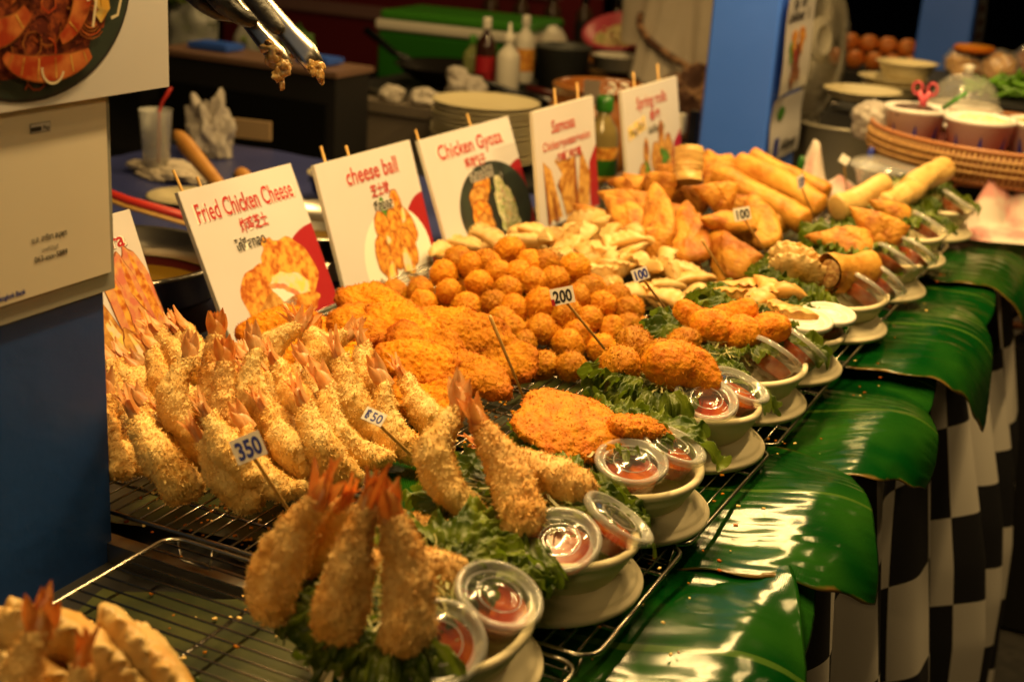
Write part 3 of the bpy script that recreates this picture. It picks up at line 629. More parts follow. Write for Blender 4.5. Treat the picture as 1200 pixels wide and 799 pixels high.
# ------------------------------------------------------------------ cutlets, balls, gyoza, samosas, rolls
BALLS=[(-0.927,1.574,0.045),(-0.889,1.579,0.056),(-0.849,1.584,0.062),(-0.815,1.607,0.073),(-0.814,1.695,0.099),(-0.801,1.637,0.083),(-0.775,1.648,0.084),(-0.753,1.645,0.079),(-0.731,1.669,0.080),(-0.722,1.720,0.087),(-0.846,1.641,0.085),(-0.875,1.617,0.074),(-0.772,1.611,0.070),(-0.808,1.565,0.052),(-0.778,1.582,0.058),(-0.750,1.586,0.055),(-0.723,1.611,0.059),(-0.688,1.620,0.051),(-0.687,1.686,0.070),(-0.691,1.661,0.065),(-0.659,1.675,0.055),(-0.633,1.696,0.047),(-0.704,1.577,0.038),(-0.665,1.579,0.023),(-0.752,1.558,0.041),(-0.714,1.546,0.024),(-0.663,1.500,0.020),(-0.631,1.513,0.020),(-0.632,1.647,0.034),(-0.618,1.669,0.033),(-0.630,1.606,0.020),(-0.662,1.601,0.032),(-0.661,1.631,0.044),(-0.871,1.555,0.046),(-0.902,1.542,0.034),(-0.871,1.649,0.086),(-0.830,1.658,0.091),(-0.758,1.691,0.092),(-0.773,1.679,0.092),(-0.652,1.707,0.058),(-0.737,1.551,0.034)]
CUTS=[(-0.696,1.358,0.038),(-0.752,1.340,0.047),(-0.688,1.439,0.046),(-0.852,1.372,0.064),(-0.806,1.392,0.065),(-0.948,1.339,0.050),(-0.842,1.301,0.046),(-0.771,1.432,0.064),(-0.870,1.431,0.071),(-0.910,1.404,0.067),(-0.763,1.375,0.056),(-0.886,1.290,0.042),(-0.783,1.334,0.051),(-0.741,1.433,0.059),(-0.714,1.294,0.025),(-0.794,1.292,0.039)]
GYO=[(-0.963,1.933,0.041),(-0.905,1.939,0.048),(-0.875,1.955,0.053),(-0.835,1.955,0.053),(-0.845,1.914,0.043),(-0.850,2.004,0.064),(-0.850,2.055,0.071),(-0.817,2.059,0.071),(-0.820,2.005,0.063),(-0.793,1.990,0.058),(-0.762,1.946,0.045),(-0.760,2.005,0.057),(-0.734,2.032,0.058),(-0.735,1.990,0.051),(-0.784,1.926,0.042),(-0.769,1.901,0.033),(-0.751,1.909,0.033),(-0.730,1.926,0.035),(-0.717,1.981,0.046),(-0.700,2.010,0.048),(-0.689,1.958,0.035),(-0.673,1.981,0.036),(-0.731,1.881,0.021),(-0.716,1.863,0.018),(-0.682,1.863,0.018),(-0.676,1.908,0.018),(-0.659,1.929,0.020),(-0.623,1.895,0.018),(-0.632,1.977,0.024),(-0.653,1.985,0.032),(-0.618,1.969,0.018),(-0.628,1.864,0.018),(-0.736,1.957,0.044),(-0.746,1.929,0.038),(-0.822,1.969,0.056),(-0.786,1.962,0.051),(-0.939,1.960,0.050),(-0.901,1.967,0.055),(-0.865,1.997,0.062),(-0.787,2.042,0.066),(-0.767,2.048,0.065),(-0.809,1.941,0.048),(-0.808,1.914,0.041)]
SAM=[
((-0.873,2.179,0.090),(-0.772,2.098,0.060),0.070),
((-0.794,2.210,0.120),(-0.719,2.063,0.050),0.070),
((-0.755,2.246,0.120),(-0.660,2.051,0.030),0.075),
((-0.724,2.241,0.110),(-0.668,2.272,0.090),0.070),
((-0.684,2.160,0.070),(-0.579,2.063,0.020),0.090),
((-0.669,2.098,0.090),(-0.630,2.207,0.070),0.070),
((-0.652,2.318,0.100),(-0.589,2.213,0.030),0.080),
((-0.857,2.324,0.100),(-0.785,2.258,0.090),0.070),
((-0.894,2.313,0.080),(-0.851,2.304,0.080),0.050),
((-0.864,2.422,0.100),(-0.786,2.339,0.100),0.060),
((-0.813,2.554,0.100),(-0.775,2.525,0.080),0.070),
((-0.761,2.070,0.060),(-0.707,2.038,0.050),0.060),
((-0.660,2.232,0.060),(-0.614,2.187,0.050),0.060),
]
ROL=[
((-0.783,2.342,0.160),(-0.769,2.319,0.100),0.026),
((-0.773,2.490,0.090),(-0.576,2.433,0.035),0.025),
((-0.781,2.622,0.090),(-0.581,2.558,0.040),0.022),
((-0.778,2.715,0.090),(-0.601,2.687,0.040),0.021),
((-0.819,2.615,0.050),(-0.612,2.429,0.030),0.022),
((-0.869,2.700,0.070),(-0.826,2.746,0.060),0.020),
]
GC='fried chicken cheese cutlets heaped on the rack'
cs={0:'large orange chicken cutlet at the front right of the cutlets, beside the skewer',5:'flat orange chicken cutlet at the far left, under the Fried Chicken Cheese sign',2:'orange chicken cutlet at the back right, touching the cheese balls'}
for i,(x,y,z) in enumerate(CUTS):
    if i in (9,12,15): continue
    m4=T(x,y,z)@Matrix.Rotation(R(24+rnd.uniform(-9,9)),4,Vector((math.cos(.5+rnd.uniform(-.3,.3)),math.sin(.5),0)))@Matrix.Rotation(rnd.uniform(-.8,.8)+(.5 if i else .25),4,'Z')
    link('chicken_cutlet',CUT[i%4],None,m4@Matrix.Scale((.98,.92,.9,.95)[i%4],4),label=cs.get(i,'orange fried chicken cutlet among those heaped before its sign'),category='chicken cutlet',group=GC)
for i in range(4):
    x,y=rnd.uniform(-1.0,-.78),rnd.uniform(1.30,1.52)
    link('chicken_cutlet',CUT[i%4],None,T(x,y,.022)@Matrix.Rotation(rnd.uniform(0,3),4,'Z'),label='orange fried chicken cutlet among those heaped before its sign',category='chicken cutlet',group=GC)
GB='golden cheese balls heaped on the rack'
pts=[Vector(p) for p in BALLS]
for _ in range(900):
    a=rnd.uniform(0,6.28); q=math.sqrt(rnd.random()); x=-.80+.19*q*math.cos(a); y=1.69+.17*q*math.sin(a); z=.0185+.05*rnd.random()*(1-q*q)
    p=Vector((x,y,z))
    if x-(-.95)+ (1.5-y)*.6<0 or x>-.62: continue
    if all((p-o_).length>.030 for o_ in pts): pts.append(p)
    if len(pts)>110: break
bs={0:'single cheese ball at the far left on the rack edge under the cheese ball sign',4:'cheese ball at the very top of the heap',26:'darker cheese ball at the front foot of the heap, right of the bare skewer'}
for i,p in enumerate(pts):
    s=rnd.uniform(.94,1.10) if i>40 else (.98 if i<4 else rnd.uniform(.98,1.14))
    link('cheese_ball',BALLM[i%6],None,Matrix.Translation(p)@rrot()@Matrix.Scale(s,4),label=bs.get(i,'round golden cheese ball heaped among its like'),category='cheese ball',group=GB)
GG='pale pan fried gyoza heaped on the rack'
gp=[Vector(p) for p in GYO]
for _ in range(500):
    a=rnd.uniform(0,6.28); q=math.sqrt(rnd.random()); p=Vector((-.84+.24*q*math.cos(a),2.0+.17*q*math.sin(a),.012+.03*rnd.random()*(1-q*q)))
    if p.x>-.64+.0: continue
    if all((p-o_).length>.030 for o_ in gp): gp.append(p)
    if len(gp)>95: break
for i,p in enumerate(gp):
    m4=Matrix.Translation(p+Vector((0,0,-.008)))@Matrix.Rotation(rnd.uniform(0,6.28),4,'Z')@Matrix.Rotation(R(rnd.choice((-62,-40,-20,0,20,40,62))+rnd.uniform(-12,12)),4,'X')@Matrix.Rotation(R(rnd.uniform(-25,25)),4,'Y')
    link('gyoza',GY[i%5],None,m4@Matrix.Scale(rnd.uniform(.92,1.15),4),label={26:'pale gyoza at the front right foot of the heap, behind the 100 tag'}.get(i,'pale crescent gyoza dumpling heaped among its like'),category='gyoza',group=GG)
def put_samosa(a,b,w,label,group,v,roll,name='samosa'):
    a,b=Vector(a),Vector(b); d=a-b; L=d.length; w*=1.12; m4=axis(b,d,roll)@Matrix.Diagonal((w/.088,max(.85,w/.088),min(max(L,.075),.17)/.12,1)); return link(name,SAM_M[v],None,m4,label=label,category='samosa',group=group)
GSM='fried triangular samosas heaped on the rack'
sl=['samosa with a pinched corner standing at the left end of the samosas','tall blistered samosa standing second from the left','tall bulging samosa standing in the middle, tip up','small puffed samosa lying behind the tall one','dark pointed samosa at the front beside the skewer, tip to the left','samosa lying flat behind the front one under the 100 tag','tall narrow samosa at the right, leaning against the spring rolls','folded samosa at the back of the heap','small curled brown samosa at the back left, near the spring rolls sign','flat samosa lying under the upright spring roll','samosa tip showing behind the spring rolls','small samosa wedged at the front left foot, next to the gyoza','samosa corner between the front samosa and the rolls']
for i,(a,b,w_) in enumerate(SAM): put_samosa(a,b,w_,sl[i],GSM,(0,4,4,1,2,3,4,1,2,3,0,1,2)[i],R((70,60,80,20,40,80,70,10,50,30,60,30,20)[i]))
for i in range(9):
    x,y=rnd.uniform(-.88,-.66),rnd.uniform(2.15,2.45); z=.03+.03*rnd.random(); put_samosa((x-.05,y,z+.03),(x+.05,y+rnd.uniform(-.05,.05),z),.07,'fried samosa buried low in the heap behind the others',GSM,i%5,rnd.uniform(0,3))
def put_roll(a,b,label,group,v,r=.0195,pale=False,roll=0.):
    a,b=Vector(a),Vector(b); d=b-a; me=(ROLL_P if pale else ROLL_M)[v]; L0=.13 if pale else .16; s=r/(.021 if pale else .0195)
    return link('spring_roll',me,None,axis(a,d,roll)@Matrix.Diagonal((s,s,d.length/L0,1)),label=label,category='spring roll',group=group)
GR='long spring rolls stacked at the back of the rack'
rl=['pale spring roll standing upright above the samosas','front long spring roll, thickest, pointing at the viewer','middle long spring roll between the front one and the rear one','rearmost long spring roll, under the blue pole','long spring roll lying beneath the other rolls','short spring roll end showing behind the upright roll']
for i,(a,b,r_) in enumerate(ROL):
    a=Vector(a);b=Vector(b)
    put_roll(b if i==0 else a, a if i==0 else b, rl[i],GR,i%3 if i else 0,r_,pale=(i==0),roll=i*1.3)
# ------------------------------------------------------------------ serving bowls
def bowl_mesh(r=.090,h=.036):
    g=G(); prof=[(0,.0022),(r*.74,.0022),(r*.81,.004),(r*.875,h*.5),(r*.915,h*.93),(r*.92,h),(r*.945,h+.0022),(r*.98,h+.0018),(r,h-.0005),(r*1.003,h-.0035),(r*.985,h-.0055),(r*.955,h-.0060),(r*.940,h*.62),(r*.918,h*.50),(r*.905,h*.48),(r*.83,.002),(r*.79,0),(0,0)]
    # soften: superellipse plan, slightly squared like pressed pulp bowls
    g.lathe(prof,72); return g.mesh('bowl','bagasse')
BM=bowl_mesh(); BM2=bowl_mesh(.0935,.022)
BY=[.842,1.022,1.200,1.405,1.578,1.742,1.965,2.212,2.440,2.69]; BX=[-.462,-.446,-.447,-.450,-.443,-.436,-.425,-.418,-.425,-.418]
what=['five fried shrimp','three panko sticks','the big flat orange cutlet','two cheese balls and a cutlet','orange nuggets','pale fried gyoza','round dumplings and a cut spring roll','samosas','a spring roll and samosa','two long spring rolls']
TILT=R(3.5)
def bowl_frame(i): return T(BX[i],BY[i],.0265)@Matrix.Rotation(TILT,4,'Y')@Matrix.Rotation(R((6,-3,2,-4,3,-2,4,-3,2,0)[i]),4,'X')
for i in range(10):
    link('serving_bowl',BM,None,bowl_frame(i)@Matrix.Translation((0,0,-.004)),label='white pulp bowl holding '+what[i],category='bowl',group='white serving bowls along the counter edge')
    link('base_bowl',BM2,None,T(BX[i]+(.002,.002,.006,.006,.002,0,.002,.004,.002,.002)[i],BY[i]+(.010,.008,.006,.004,.0,-.003,-.005,.0,.003,.0)[i],.0235)@Matrix.Rotation(R(180),4,'X'),label='upturned white bowl propping up the bowl of '+what[i],category='bowl',group='upturned bowls under the serving bowls')

# curly lettuce leaves: ruffled sheets
def lettuce_mesh(seed,W=.062,Ln=.052):
    r_=np.random.default_rng(seed); nu,nv=190,30; V=[]; ph=r_.uniform(0,6,6)
    for i in range(nu):
        a=-1.15+2.3*i/(nu-1)
        for j in range(nv):
            v=j/(nv-1); rr=.010+Ln*(.80+.12*math.sin(a*5+ph[0])+.07*math.sin(a*11+ph[1]))*v
            f1,f2,f3=math.sin(a*13+ph[2]+1.2*v),math.sin(a*31+ph[3]+2*v),math.sin(a*73+ph[5])
            z=.0050*v**1.5*f1+.0035*v**3*f2+.0020*v**4*f3+.012*math.sin(v*2.2)-.013*v*v
            rr+=.0030*v**4*math.cos(a*31+ph[3]+2*v)+.0016*v**5*math.cos(a*73+ph[5])
            aa=a+.04*v**2*math.cos(a*13+ph[2])+.02*v**3*math.cos(a*31+ph[4])
            V.append((rr*math.cos(aa),rr*math.sin(aa)*W/Ln*.9,z))
    V=np.array(V); vv=np.tile(np.linspace(0,1,nv),nu); Q=V*[1,1,0]; V[:,2]+=(.3+vv)*(.0062*vn(Q,75,seed)+.0048*vn(Q,150,seed+1)+.0022*vn(Q,300,seed+2)); V[:,0]+=vv*.004*vn(Q,110,seed+4); V[:,1]+=vv*.004*vn(Q,110,seed+6); g=G(); g.grid(V,nu,nv); return g.mesh('leaf','lettuce')
LET=[lettuce_mesh(s) for s in range(1,6)]
def shreds_mesh(seed,cnt=230,R0=.050,h=.018):
    r_=np.random.default_rng(seed); g=G()
    for _ in range(cnt):
        q=R0*math.sqrt(r_.random()); a=r_.uniform(0,6.28); p=np.array([q*math.cos(a),q*math.sin(a),r_.uniform(0,h)*(1-.5*q/R0)]); d=r_.uniform(0,6.28); L=r_.uniform(.015,.04); k=r_.normal(0,25)
        P=[]; 
        for s in range(7): P.append(p.copy()); d+=k*L/6; p=p+np.array([math.cos(d),math.sin(d),r_.normal(0,.25)])*L/6
        P=np.array(P); w_=r_.uniform(.0006,.0013); nn=np.array([0,0,1.])*w_+np.c_[-np.gradient(P[:,1]),np.gradient(P[:,0]),0*P[:,0]]*0
        side=np.gradient(P,axis=0); side=np.cross(side,[0,0,1]); side/=np.linalg.norm(side,axis=1)[:,None]+1e-9; th=r_.uniform(0,1.5); off=(side*math.cos(th)+np.array([0,0,1])*math.sin(th))*w_
        V=np.r_[P+off,P-off]; g.add(V,[(s,s+1,8+s-0,7+s) for s in range(6)])
    return g.mesh('cabbage_shreds','cabbage',True)
SHD=[shreds_mesh(s) for s in (1,2,3)]
def cab_piece(seed):
    r_=np.random.default_rng(seed); n=12; V=[]
    for i in range(n):
        for j in range(n):
            x,y=(i/(n-1)-.5)*.03,(j/(n-1)-.5)*.018; V.append((x,y,.004*math.sin(x*160+seed)+.003*math.sin(y*240+seed*2)))
    g=G(); g.grid(V,n,n); return g.mesh('cabbage_piece','cabbage')
for i in range(10):
    t=thing('lettuce','curly lettuce in the bowl of '+what[i],'lettuce',bowl_frame(i)@Matrix.Translation((0,0,.040)),'lettuce garnish in the serving bowls')
    angs=[60,90,118,142,163,184,205,226,246,264] if i else [60,90,118,142,163,184,205,226,240,252,264,276,288]
    for k,a in enumerate(angs):
        a=R(a+rnd.uniform(-7,7)); q=rnd.uniform(.044,.056)
        link('leaf',LET[(i+k)%5],t,Matrix.Translation((q*math.cos(a),q*math.sin(a),rnd.uniform(-.002,.008)))@Matrix.Rotation(a,4,'Z')@Matrix.Rotation(R(rnd.uniform(-8,22)),4,'Y')@Matrix.Scale(rnd.uniform(.95,1.25),4))
    for k in range(7):
        a=R(rnd.uniform(40,330)); q=rnd.uniform(0,.03)
        link('leaf',LET[(i+k+2)%5],t,Matrix.Translation((q*math.cos(a),q*math.sin(a),.004))@Matrix.Rotation(a,4,'Z')@Matrix.Rotation(R(rnd.uniform(-25,10)),4,'Y')@Matrix.Scale(.75,4))
    link('shredded_cabbage',SHD[i%3],None,bowl_frame(i)@Matrix.Translation((-.012,-.004,.044))@Matrix.Rotation(i*1.1,4,'Z'),label='shredded cabbage under the food in the bowl of '+what[i],category='shredded cabbage',kind='stuff')

# sauce cups
def cup_parts():
    g=G(); R1,R0,H=.0275,.0215,.024
    g.lathe([(0,0),(R0-.001,0),(R0,.001),(R1,H),(R1+.0022,H),(R1+.0022,H+.0008),(R1-.0007,H+.0008),(R0-.0006,.0016),(0,.0016)],40); cup=g.mesh('cup','clearcup')
    g=G(); g.lathe([(0,.0018),(R0-.0012,.0018),(R0+.0026,H*.58),(R0+.0025,H*.595),(R0+.0016,H*.60),(R0*.6,H*.60),(0,H*.60)],32); sauce=g.mesh('sauce','sauce')
    g=G(); z=H+.001; g.lathe([(R1-.0055,z-.0016),(R1-.0068,z-.0004),(R1-.0110,z-.0002),(R1-.0118,z+.0004),(R1-.0130,z-.0001),(R1-.0175,z-.0001),(R1-.0184,z+.0004),(R1-.0196,z+.0000),(0,z)],48)
    g.lathe([(R1+.0031,z-.0035),(R1+.0036,z-.001),(R1+.0030,z+.0016),(R1+.0006,z+.0024),(R1-.0012,z+.0018),(R1-.0022,z-.0012),(R1-.0055,z-.0016)],48,1); g.tube([(( R1-.0124)*math.cos(t_),(R1-.0124)*math.sin(t_),z+.0003) for t_ in np.linspace(0,6.2832,40,endpoint=False)],.0005,4,1,closed=True); lid=g.mesh('lid',['clear','lidrim'])
    return cup,sauce,lid
CP,SA,LD=cup_parts()
lidw=mat('white plastic lid',(.72,.68,.6),.35)
g=G(); g.add(np.array([v.co[:] for v in LD.vertices]),[tuple(p.vertices) for p in LD.polygons]); LDW=g.mesh('lid',lidw)
cups=[#bowl, x,y (world), z, tiltaxis deg, tilt, label
 (0,-.418,.800,.046,-60,34,'tilted clear sauce cup at the front of the shrimp bowl, lid facing the viewer'),(0,-.408,.862,.052,-20,22,'clear sauce cup behind the tilted one in the shrimp bowl'),
 (1,-.402,.984,.050,-75,24,'clear sauce cup with ringed lid at the front of the panko stick bowl'),(1,-.386,1.036,.050,30,30,'clear sauce cup with tilted lid behind, in the panko stick bowl'),
 (2,-.412,1.165,.050,-60,14,'clear sauce cup with a crumb on its lid beside the big cutlet'),(2,-.399,1.222,.050,10,18,'rear clear sauce cup beside the big cutlet'),
 (3,-.412,1.378,.050,-50,22,'round lidded sauce cup at the front of the bowl with two cheese balls'),(3,-.396,1.430,.050,5,20,'rear sauce cup of the bowl with two cheese balls'),
 (4,-.396,1.566,.050,60,40,'steeply tilted sauce cup in front of the nuggets'),(4,-.380,1.622,.050,50,42,'rear steeply tilted sauce cup beside the nuggets'),
 (5,-.390,1.716,.052,-60,8,'sauce cup with a white lid beside the fried gyoza'),(5,-.372,1.768,.050,-60,6,'second sauce cup with a white lid, behind the first'),
 (6,-.374,1.945,.050,55,38,'tilted sauce cup beside the cut spring roll'),(6,-.360,2.003,.052,50,44,'rear tilted sauce cup beside the cut spring roll'),
 (7,-.372,2.150,.050,45,34,'front tilted sauce cup in the samosa bowl'),(7,-.352,2.210,.050,55,40,'rear tilted sauce cup in the samosa bowl'),
 (8,-.372,2.430,.050,40,30,'tilted sauce cup in the last bowl but one'),(9,-.362,2.660,.050,30,30,'sauce cup in the farthest bowl, beside the long spring rolls')]
for b,x,y,z,ax,ti,lb in cups:
    a=R(ax); m4=Matrix.Translation((x-.002,y-.006,z-.001))@Matrix.Rotation(R(ti),4,Vector((-math.sin(a),math.cos(a),0)))
    t=thing('sauce_cup',lb,'sauce cup',m4@Matrix.Scale(1.16,4),'lidded cups of red sauce'); link('cup',CP,t); link('sauce',SA,t); link('lid',LDW if b==5 else LD,t)

# food in the bowls
GP='food served in the bowls'
def ps(a,b,lab,v,dark=True,roll=-80,s=None): put_shrimp(a,b,lab,'fried shrimp served in bowls',v,R(roll),dark,s)
ps((-.545,.748,.062),(-.518,.780,.156),'left standing fried shrimp of the front bowl, tail up',0,s=1.14)
ps((-.482,.748,.060),(-.476,.782,.166),'middle standing fried shrimp of the front bowl, tail up',1,s=1.18)
ps((-.428,.764,.060),(-.460,.785,.163),'right standing fried shrimp of the front bowl, leaning left',2,s=1.16)
ps((-.555,.812,.07),(-.512,.806,.145),'rear fried shrimp of the front bowl with a red tail showing',0)
ps((-.432,.866,.075),(-.520,.845,.076),'fried shrimp lying on its side behind the standing ones in the front bowl',1,s=1.15)
ps((-.47,.925,.066),(-.56,.905,.075),'fried shrimp lying farthest back in the front bowl',2,s=1.05)
ps((-.482,.955,.075),(-.512,.992,.142),'left plump panko shrimp of the second bowl, tail up',1,dark=False,s=1.12)
ps((-.428,.965,.070),(-.492,.992,.145),'middle long panko shrimp of the second bowl',2,s=1.2)
ps((-.408,1.058,.080),(-.492,1.040,.105),'right panko stick of the second bowl, lying flat',0,s=1.1)
link('chicken_cutlet',CUTD[0],None,T(-.480,1.170,.088,R(24))@Matrix.Rotation(R(16),4,'Y')@Matrix.Rotation(R(20),4,'X')@Matrix.Diagonal((1.15,1.42,.72,1)),label='big flat deep orange cutlet on the third bowl',category='chicken cutlet')
link('chicken_cutlet',CUTD[1],None,T(-.430,1.218,.082,R(70))@Matrix.Rotation(R(20),4,'Y')@Matrix.Scale(.78,4),label='smaller orange cutlet behind the big one on the third bowl',category='chicken cutlet')
for (p,l,s) in [((-.512,1.372,.088),'cheese ball at the left front of the fourth bowl',1.22),((-.520,1.438,.090),'cheese ball behind the front one in the fourth bowl',1.2),((-.490,1.43,.088),'cheese ball touching the cutlet in the fourth bowl',1.15),((-.482,1.495,.085),'cheese ball at the back of the fourth bowl',1.05)]:
    link('cheese_ball',BALLM[rnd.randrange(6)],None,Matrix.Translation(p)@rrot()@Matrix.Scale(s,4),label=l,category='cheese ball')
link('chicken_cutlet',THK,None,T(-.448,1.385,.092,R(35))@Matrix.Rotation(R(22),4,'Y')@Matrix.Rotation(R(30),4,'X'),label='thick orange cutlet leaning on the sauce cups in the fourth bowl',category='chicken cutlet')
for k,(p,s,l) in enumerate([((-.50,1.590,.088),(.52,.58,1.35),'left orange nugget in the fifth bowl'),((-.468,1.560,.088),(.42,.50,1.5),'front round nugget in the fifth bowl'),((-.437,1.570,.088),(.42,.55,1.5),'middle nugget in the fifth bowl'),((-.464,1.632,.088),(.42,.5,1.4),'rear nugget in the fifth bowl'),((-.410,1.604,.086),(.50,.55,1.3),'right nugget in the fifth bowl touching the sauce cup')]):
    link('nugget',NUG[k%3],None,T(*p,R(40+k*50))@Matrix.Rotation(R(15),4,'Y')@Matrix.Scale(1.0+.1*(k%2),4),label=l,category='nugget',group='orange nuggets in the fifth bowl')
for k,(p,rz,rx,l) in enumerate([((-.492,1.74,.072),20,40,'left fried gyoza in the sixth bowl'),((-.452,1.735,.074),70,-40,'middle fried gyoza in the sixth bowl'),((-.418,1.722,.070),-20,50,'front right fried gyoza in the sixth bowl'),((-.472,1.778,.078),110,60,'rear fried gyoza in the sixth bowl'),((-.435,1.775,.080),30,-55,'fried gyoza on top at the back of the sixth bowl'),((-.51,1.79,.070),60,50,'far left fried gyoza in the sixth bowl')]):
    link('gyoza',GYB[k%3],None,T(*p,R(rz))@Matrix.Rotation(R(rx),4,'X')@Matrix.Scale(1.25,4),label=l,category='gyoza',group='fried gyoza in the sixth bowl')
for k,(p,rz,l) in enumerate([((-.475,1.99,.070),-15,'rear round dumpling overlapped in the seventh bowl'),((-.468,1.955,.074),-8,'middle round dumpling overlapped in the seventh bowl'),((-.455,1.918,.072),-2,'front round dumpling overlapped in the seventh bowl')]):
    link('gyoza',GYBIG[k%2],None,T(*p,R(rz))@Matrix.Rotation(R(28),4,'X')@Matrix.Scale(1.0,4),label=l,category='gyoza',group='round dumplings in the seventh bowl')
ro=roll_mesh(9,.105,.0245,'roll',True)
rb=Vector((-.412,1.905,.092)); re_=Vector((-.375,1.995,.086))
t=thing('spring_roll','thick cut spring roll with its dark filling facing left in the seventh bowl','spring roll',axis(rb,re_-rb,0)); link('wrapper',ro,t)
V,F=ico(4); V=V*np.array([.0205,.0175,.004]); V[:,2]+=.0012*vn(V,400,1); g=G(); g.add(V,F); link('filling',g.mesh('filling','filling'),t,Matrix.Translation((0,0,.0025)))
put_samosa((-.505,2.135,.088),(-.40,2.165,.076),.08,'large samosa lying tip left on the eighth bowl',None,0,R(60)); put_samosa((-.455,2.20,.128),(-.372,2.205,.078),.075,'samosa leaning up behind the large one on the eighth bowl',None,1,R(30))
put_samosa((-.46,2.40,.10),(-.40,2.42,.07),.06,'samosa in the last bowl but one',None,2,R(50))
put_roll((-.515,2.37,.085),(-.462,2.505,.112),'pale spring roll lying across the last bowl but one',None,0,.021,True)
put_roll((-.455,2.455,.082),(-.425,2.585,.095),'front pale spring roll of the farthest bowl',None,1,.022,True,1.); put_roll((-.430,2.575,.096),(-.395,2.715,.122),'rear pale spring roll of the farthest bowl',None,0,.022,True,2.)

# dumplings at the very front, cropped by the frame
t0=thing('serving_bowl','white bowl under the fried gyoza cropped by the bottom left corner','bowl',T(-.655,.560,-.002)); link('bowl_body',bowl_mesh(.080,.030),t0)
for k,(x,y,z,rz,s,l) in enumerate([(-0.660,0.626,0.078,14,1.00,'leftmost fried gyoza in the bottom left corner'),(-0.641,0.643,0.078,0,1.08,'second fried gyoza from the left in the corner bowl'),(-0.617,0.656,0.074,-10,1.10,'third fried gyoza from the left in the corner bowl'),(-0.591,0.665,0.068,-18,1.10,'fourth fried gyoza from the left in the corner bowl'),(-0.564,0.671,0.060,-26,1.08,'rightmost fried gyoza in the corner bowl'),(-0.639,0.622,0.062,8,1.00,'fried gyoza low in front at the left of the corner bowl'),(-0.586,0.648,0.055,-12,1.00,'fried gyoza low in front at the right of the corner bowl')]):
    link('gyoza',GYBIG[k%3],None,T(x,y,z-.022,R(rz-6))@Matrix.Rotation(R(18+9*(k%3)),4,'X')@Matrix.Scale(s,4),label=l,category='gyoza',group='fried gyoza in the corner bowl')
ps((-0.599,0.556,0.030),(-0.605,0.585,0.105),'dark red shrimp tail standing among the corner gyoza, at the left',0,s=1.); ps((-0.565,0.561,0.020),(-0.568,0.583,0.090),'shrimp tail in front of the corner gyoza, in the middle',1,s=.95)
tl=thing('lettuce','curly lettuce at the right of the corner gyoza bowl','lettuce',T(-.560,.640,.022))
for k,a in enumerate((-40,-15,10,35,60,90,130)): link('leaf',LET[k%5],tl,Matrix.Rotation(R(a),4,'Z')@Matrix.Translation((.012,0,0))@Matrix.Scale(.9,4))

# crumbs fallen on racks and leaves
r_=np.random.default_rng(3); g=G()
for x0,x1,y0,y1,n in ((-.86,-.56,.94,1.10,260),(-.75,-.56,1.22,1.42,420),(-.62,-.36,.95,1.5,160),(-.75,-.36,.60,.90,70),(-.36,-.30,1.0,2.4,70)):
    for _ in range(n):
        x,y=r_.uniform(x0,x1),r_.uniform(y0,y1); s=r_.uniform(.0008,.0028); z=r_.choice([-.024,.0008]); a=r_.uniform(0,6); g.box((x,y,z),(s*1.6,s,s*.7),int(r_.random()<.6),rz=a)
link('crumbs',g.mesh('crumbs',['panko','cutlet']),label='loose fried crumbs fallen through the racks',category='crumbs',kind='stuff')

# ------------------------------------------------------------------ price tags on sticks
def tag(foot,top,w,h,txt,label,ndir,col='ink_blue',roll=0.,bare=False,red=False,flat=False):
    f,tp=Vector(foot),Vector(top); d=(tp-f); L=d.length
    t=thing('price_tag' if not bare else 'skewer',label,'price tag' if not bare else 'skewer',axis(f,d,0))
    g=G(); g.tube([(0,0,0),(0,0,L*.97),(0,0,L)],[.0016,.0019,.0008] if not bare else [.0012,.0024,.0020],7); link('stick',g.mesh('stick','bamboo'),t)
    if bare: return
    g=G(); g.box((0,0,0),(w,h,.0011),0); put_text(g,txt,0,-h*.36,.0008,h*.98,1,.0007 if w>.021 else .0002,wmax=w*.80)
    if red: g.box((-w*.44,-h*.30,.0009),(w*.14,h*.38,.0006),2)
    nrm=Vector(ndir).normalized(); upv=Vector((0,0,1)); x=upv.cross(nrm).normalized(); y=nrm.cross(x)
    wm=Matrix(((x.x,y.x,nrm.x,tp.x),(x.y,y.y,nrm.y,tp.y),(x.z,y.z,nrm.z,tp.z),(0,0,0,1)))@Matrix.Rotation(roll,4,'Z')@Matrix.Translation((0,h*.1,.0022))
    link('card',g.mesh('card',['white_card',col,'ink_crimson'],False),t,t.matrix_local.inverted()@wm)
cd=(.42,-.84,.34)
tag((-.626,.915,.045),(-.649,.872,.130),.0262,.0215,'350','white tag reading 350 in blue, leaning over the shrimp heap',(.55,-.72,.42),roll=R(22))
tag((-.573,1.064,.050),(-.616,1.016,.118),.0205,.0135,'฿50','small tag tilted almost flat on a stick between shrimp heap and bowls',(.30,-.62,.72),roll=R(-22))
tag((-.613,1.352,.020),(-.666,1.345,.124),0,0,'','bare bamboo skewer standing before the chicken cutlets',cd,bare=True)
tag((-.582,1.516,.045),(-.633,1.474,.120),.0285,.0205,'200','white tag reading 200 with a red corner, before the cheese balls',(.45,-.84,.3),'ink_black',roll=R(14),red=True)
tag((-.576,1.726,.040),(-.602,1.655,.112),.0215,.0165,'100','white tag reading 100 before the pale gyoza',(.45,-.84,.3),'ink_blue',roll=R(22))
tag((-.581,1.990,.030),(-.621,1.962,.094),0,0,'','bare bamboo skewer before the tall samosas',cd,bare=True)
tag((-.554,2.123,.040),(-.600,2.090,.112),.0265,.0205,'100','white tag reading 100 in front of the samosas',(.45,-.84,.3),'ink_black',roll=R(14))
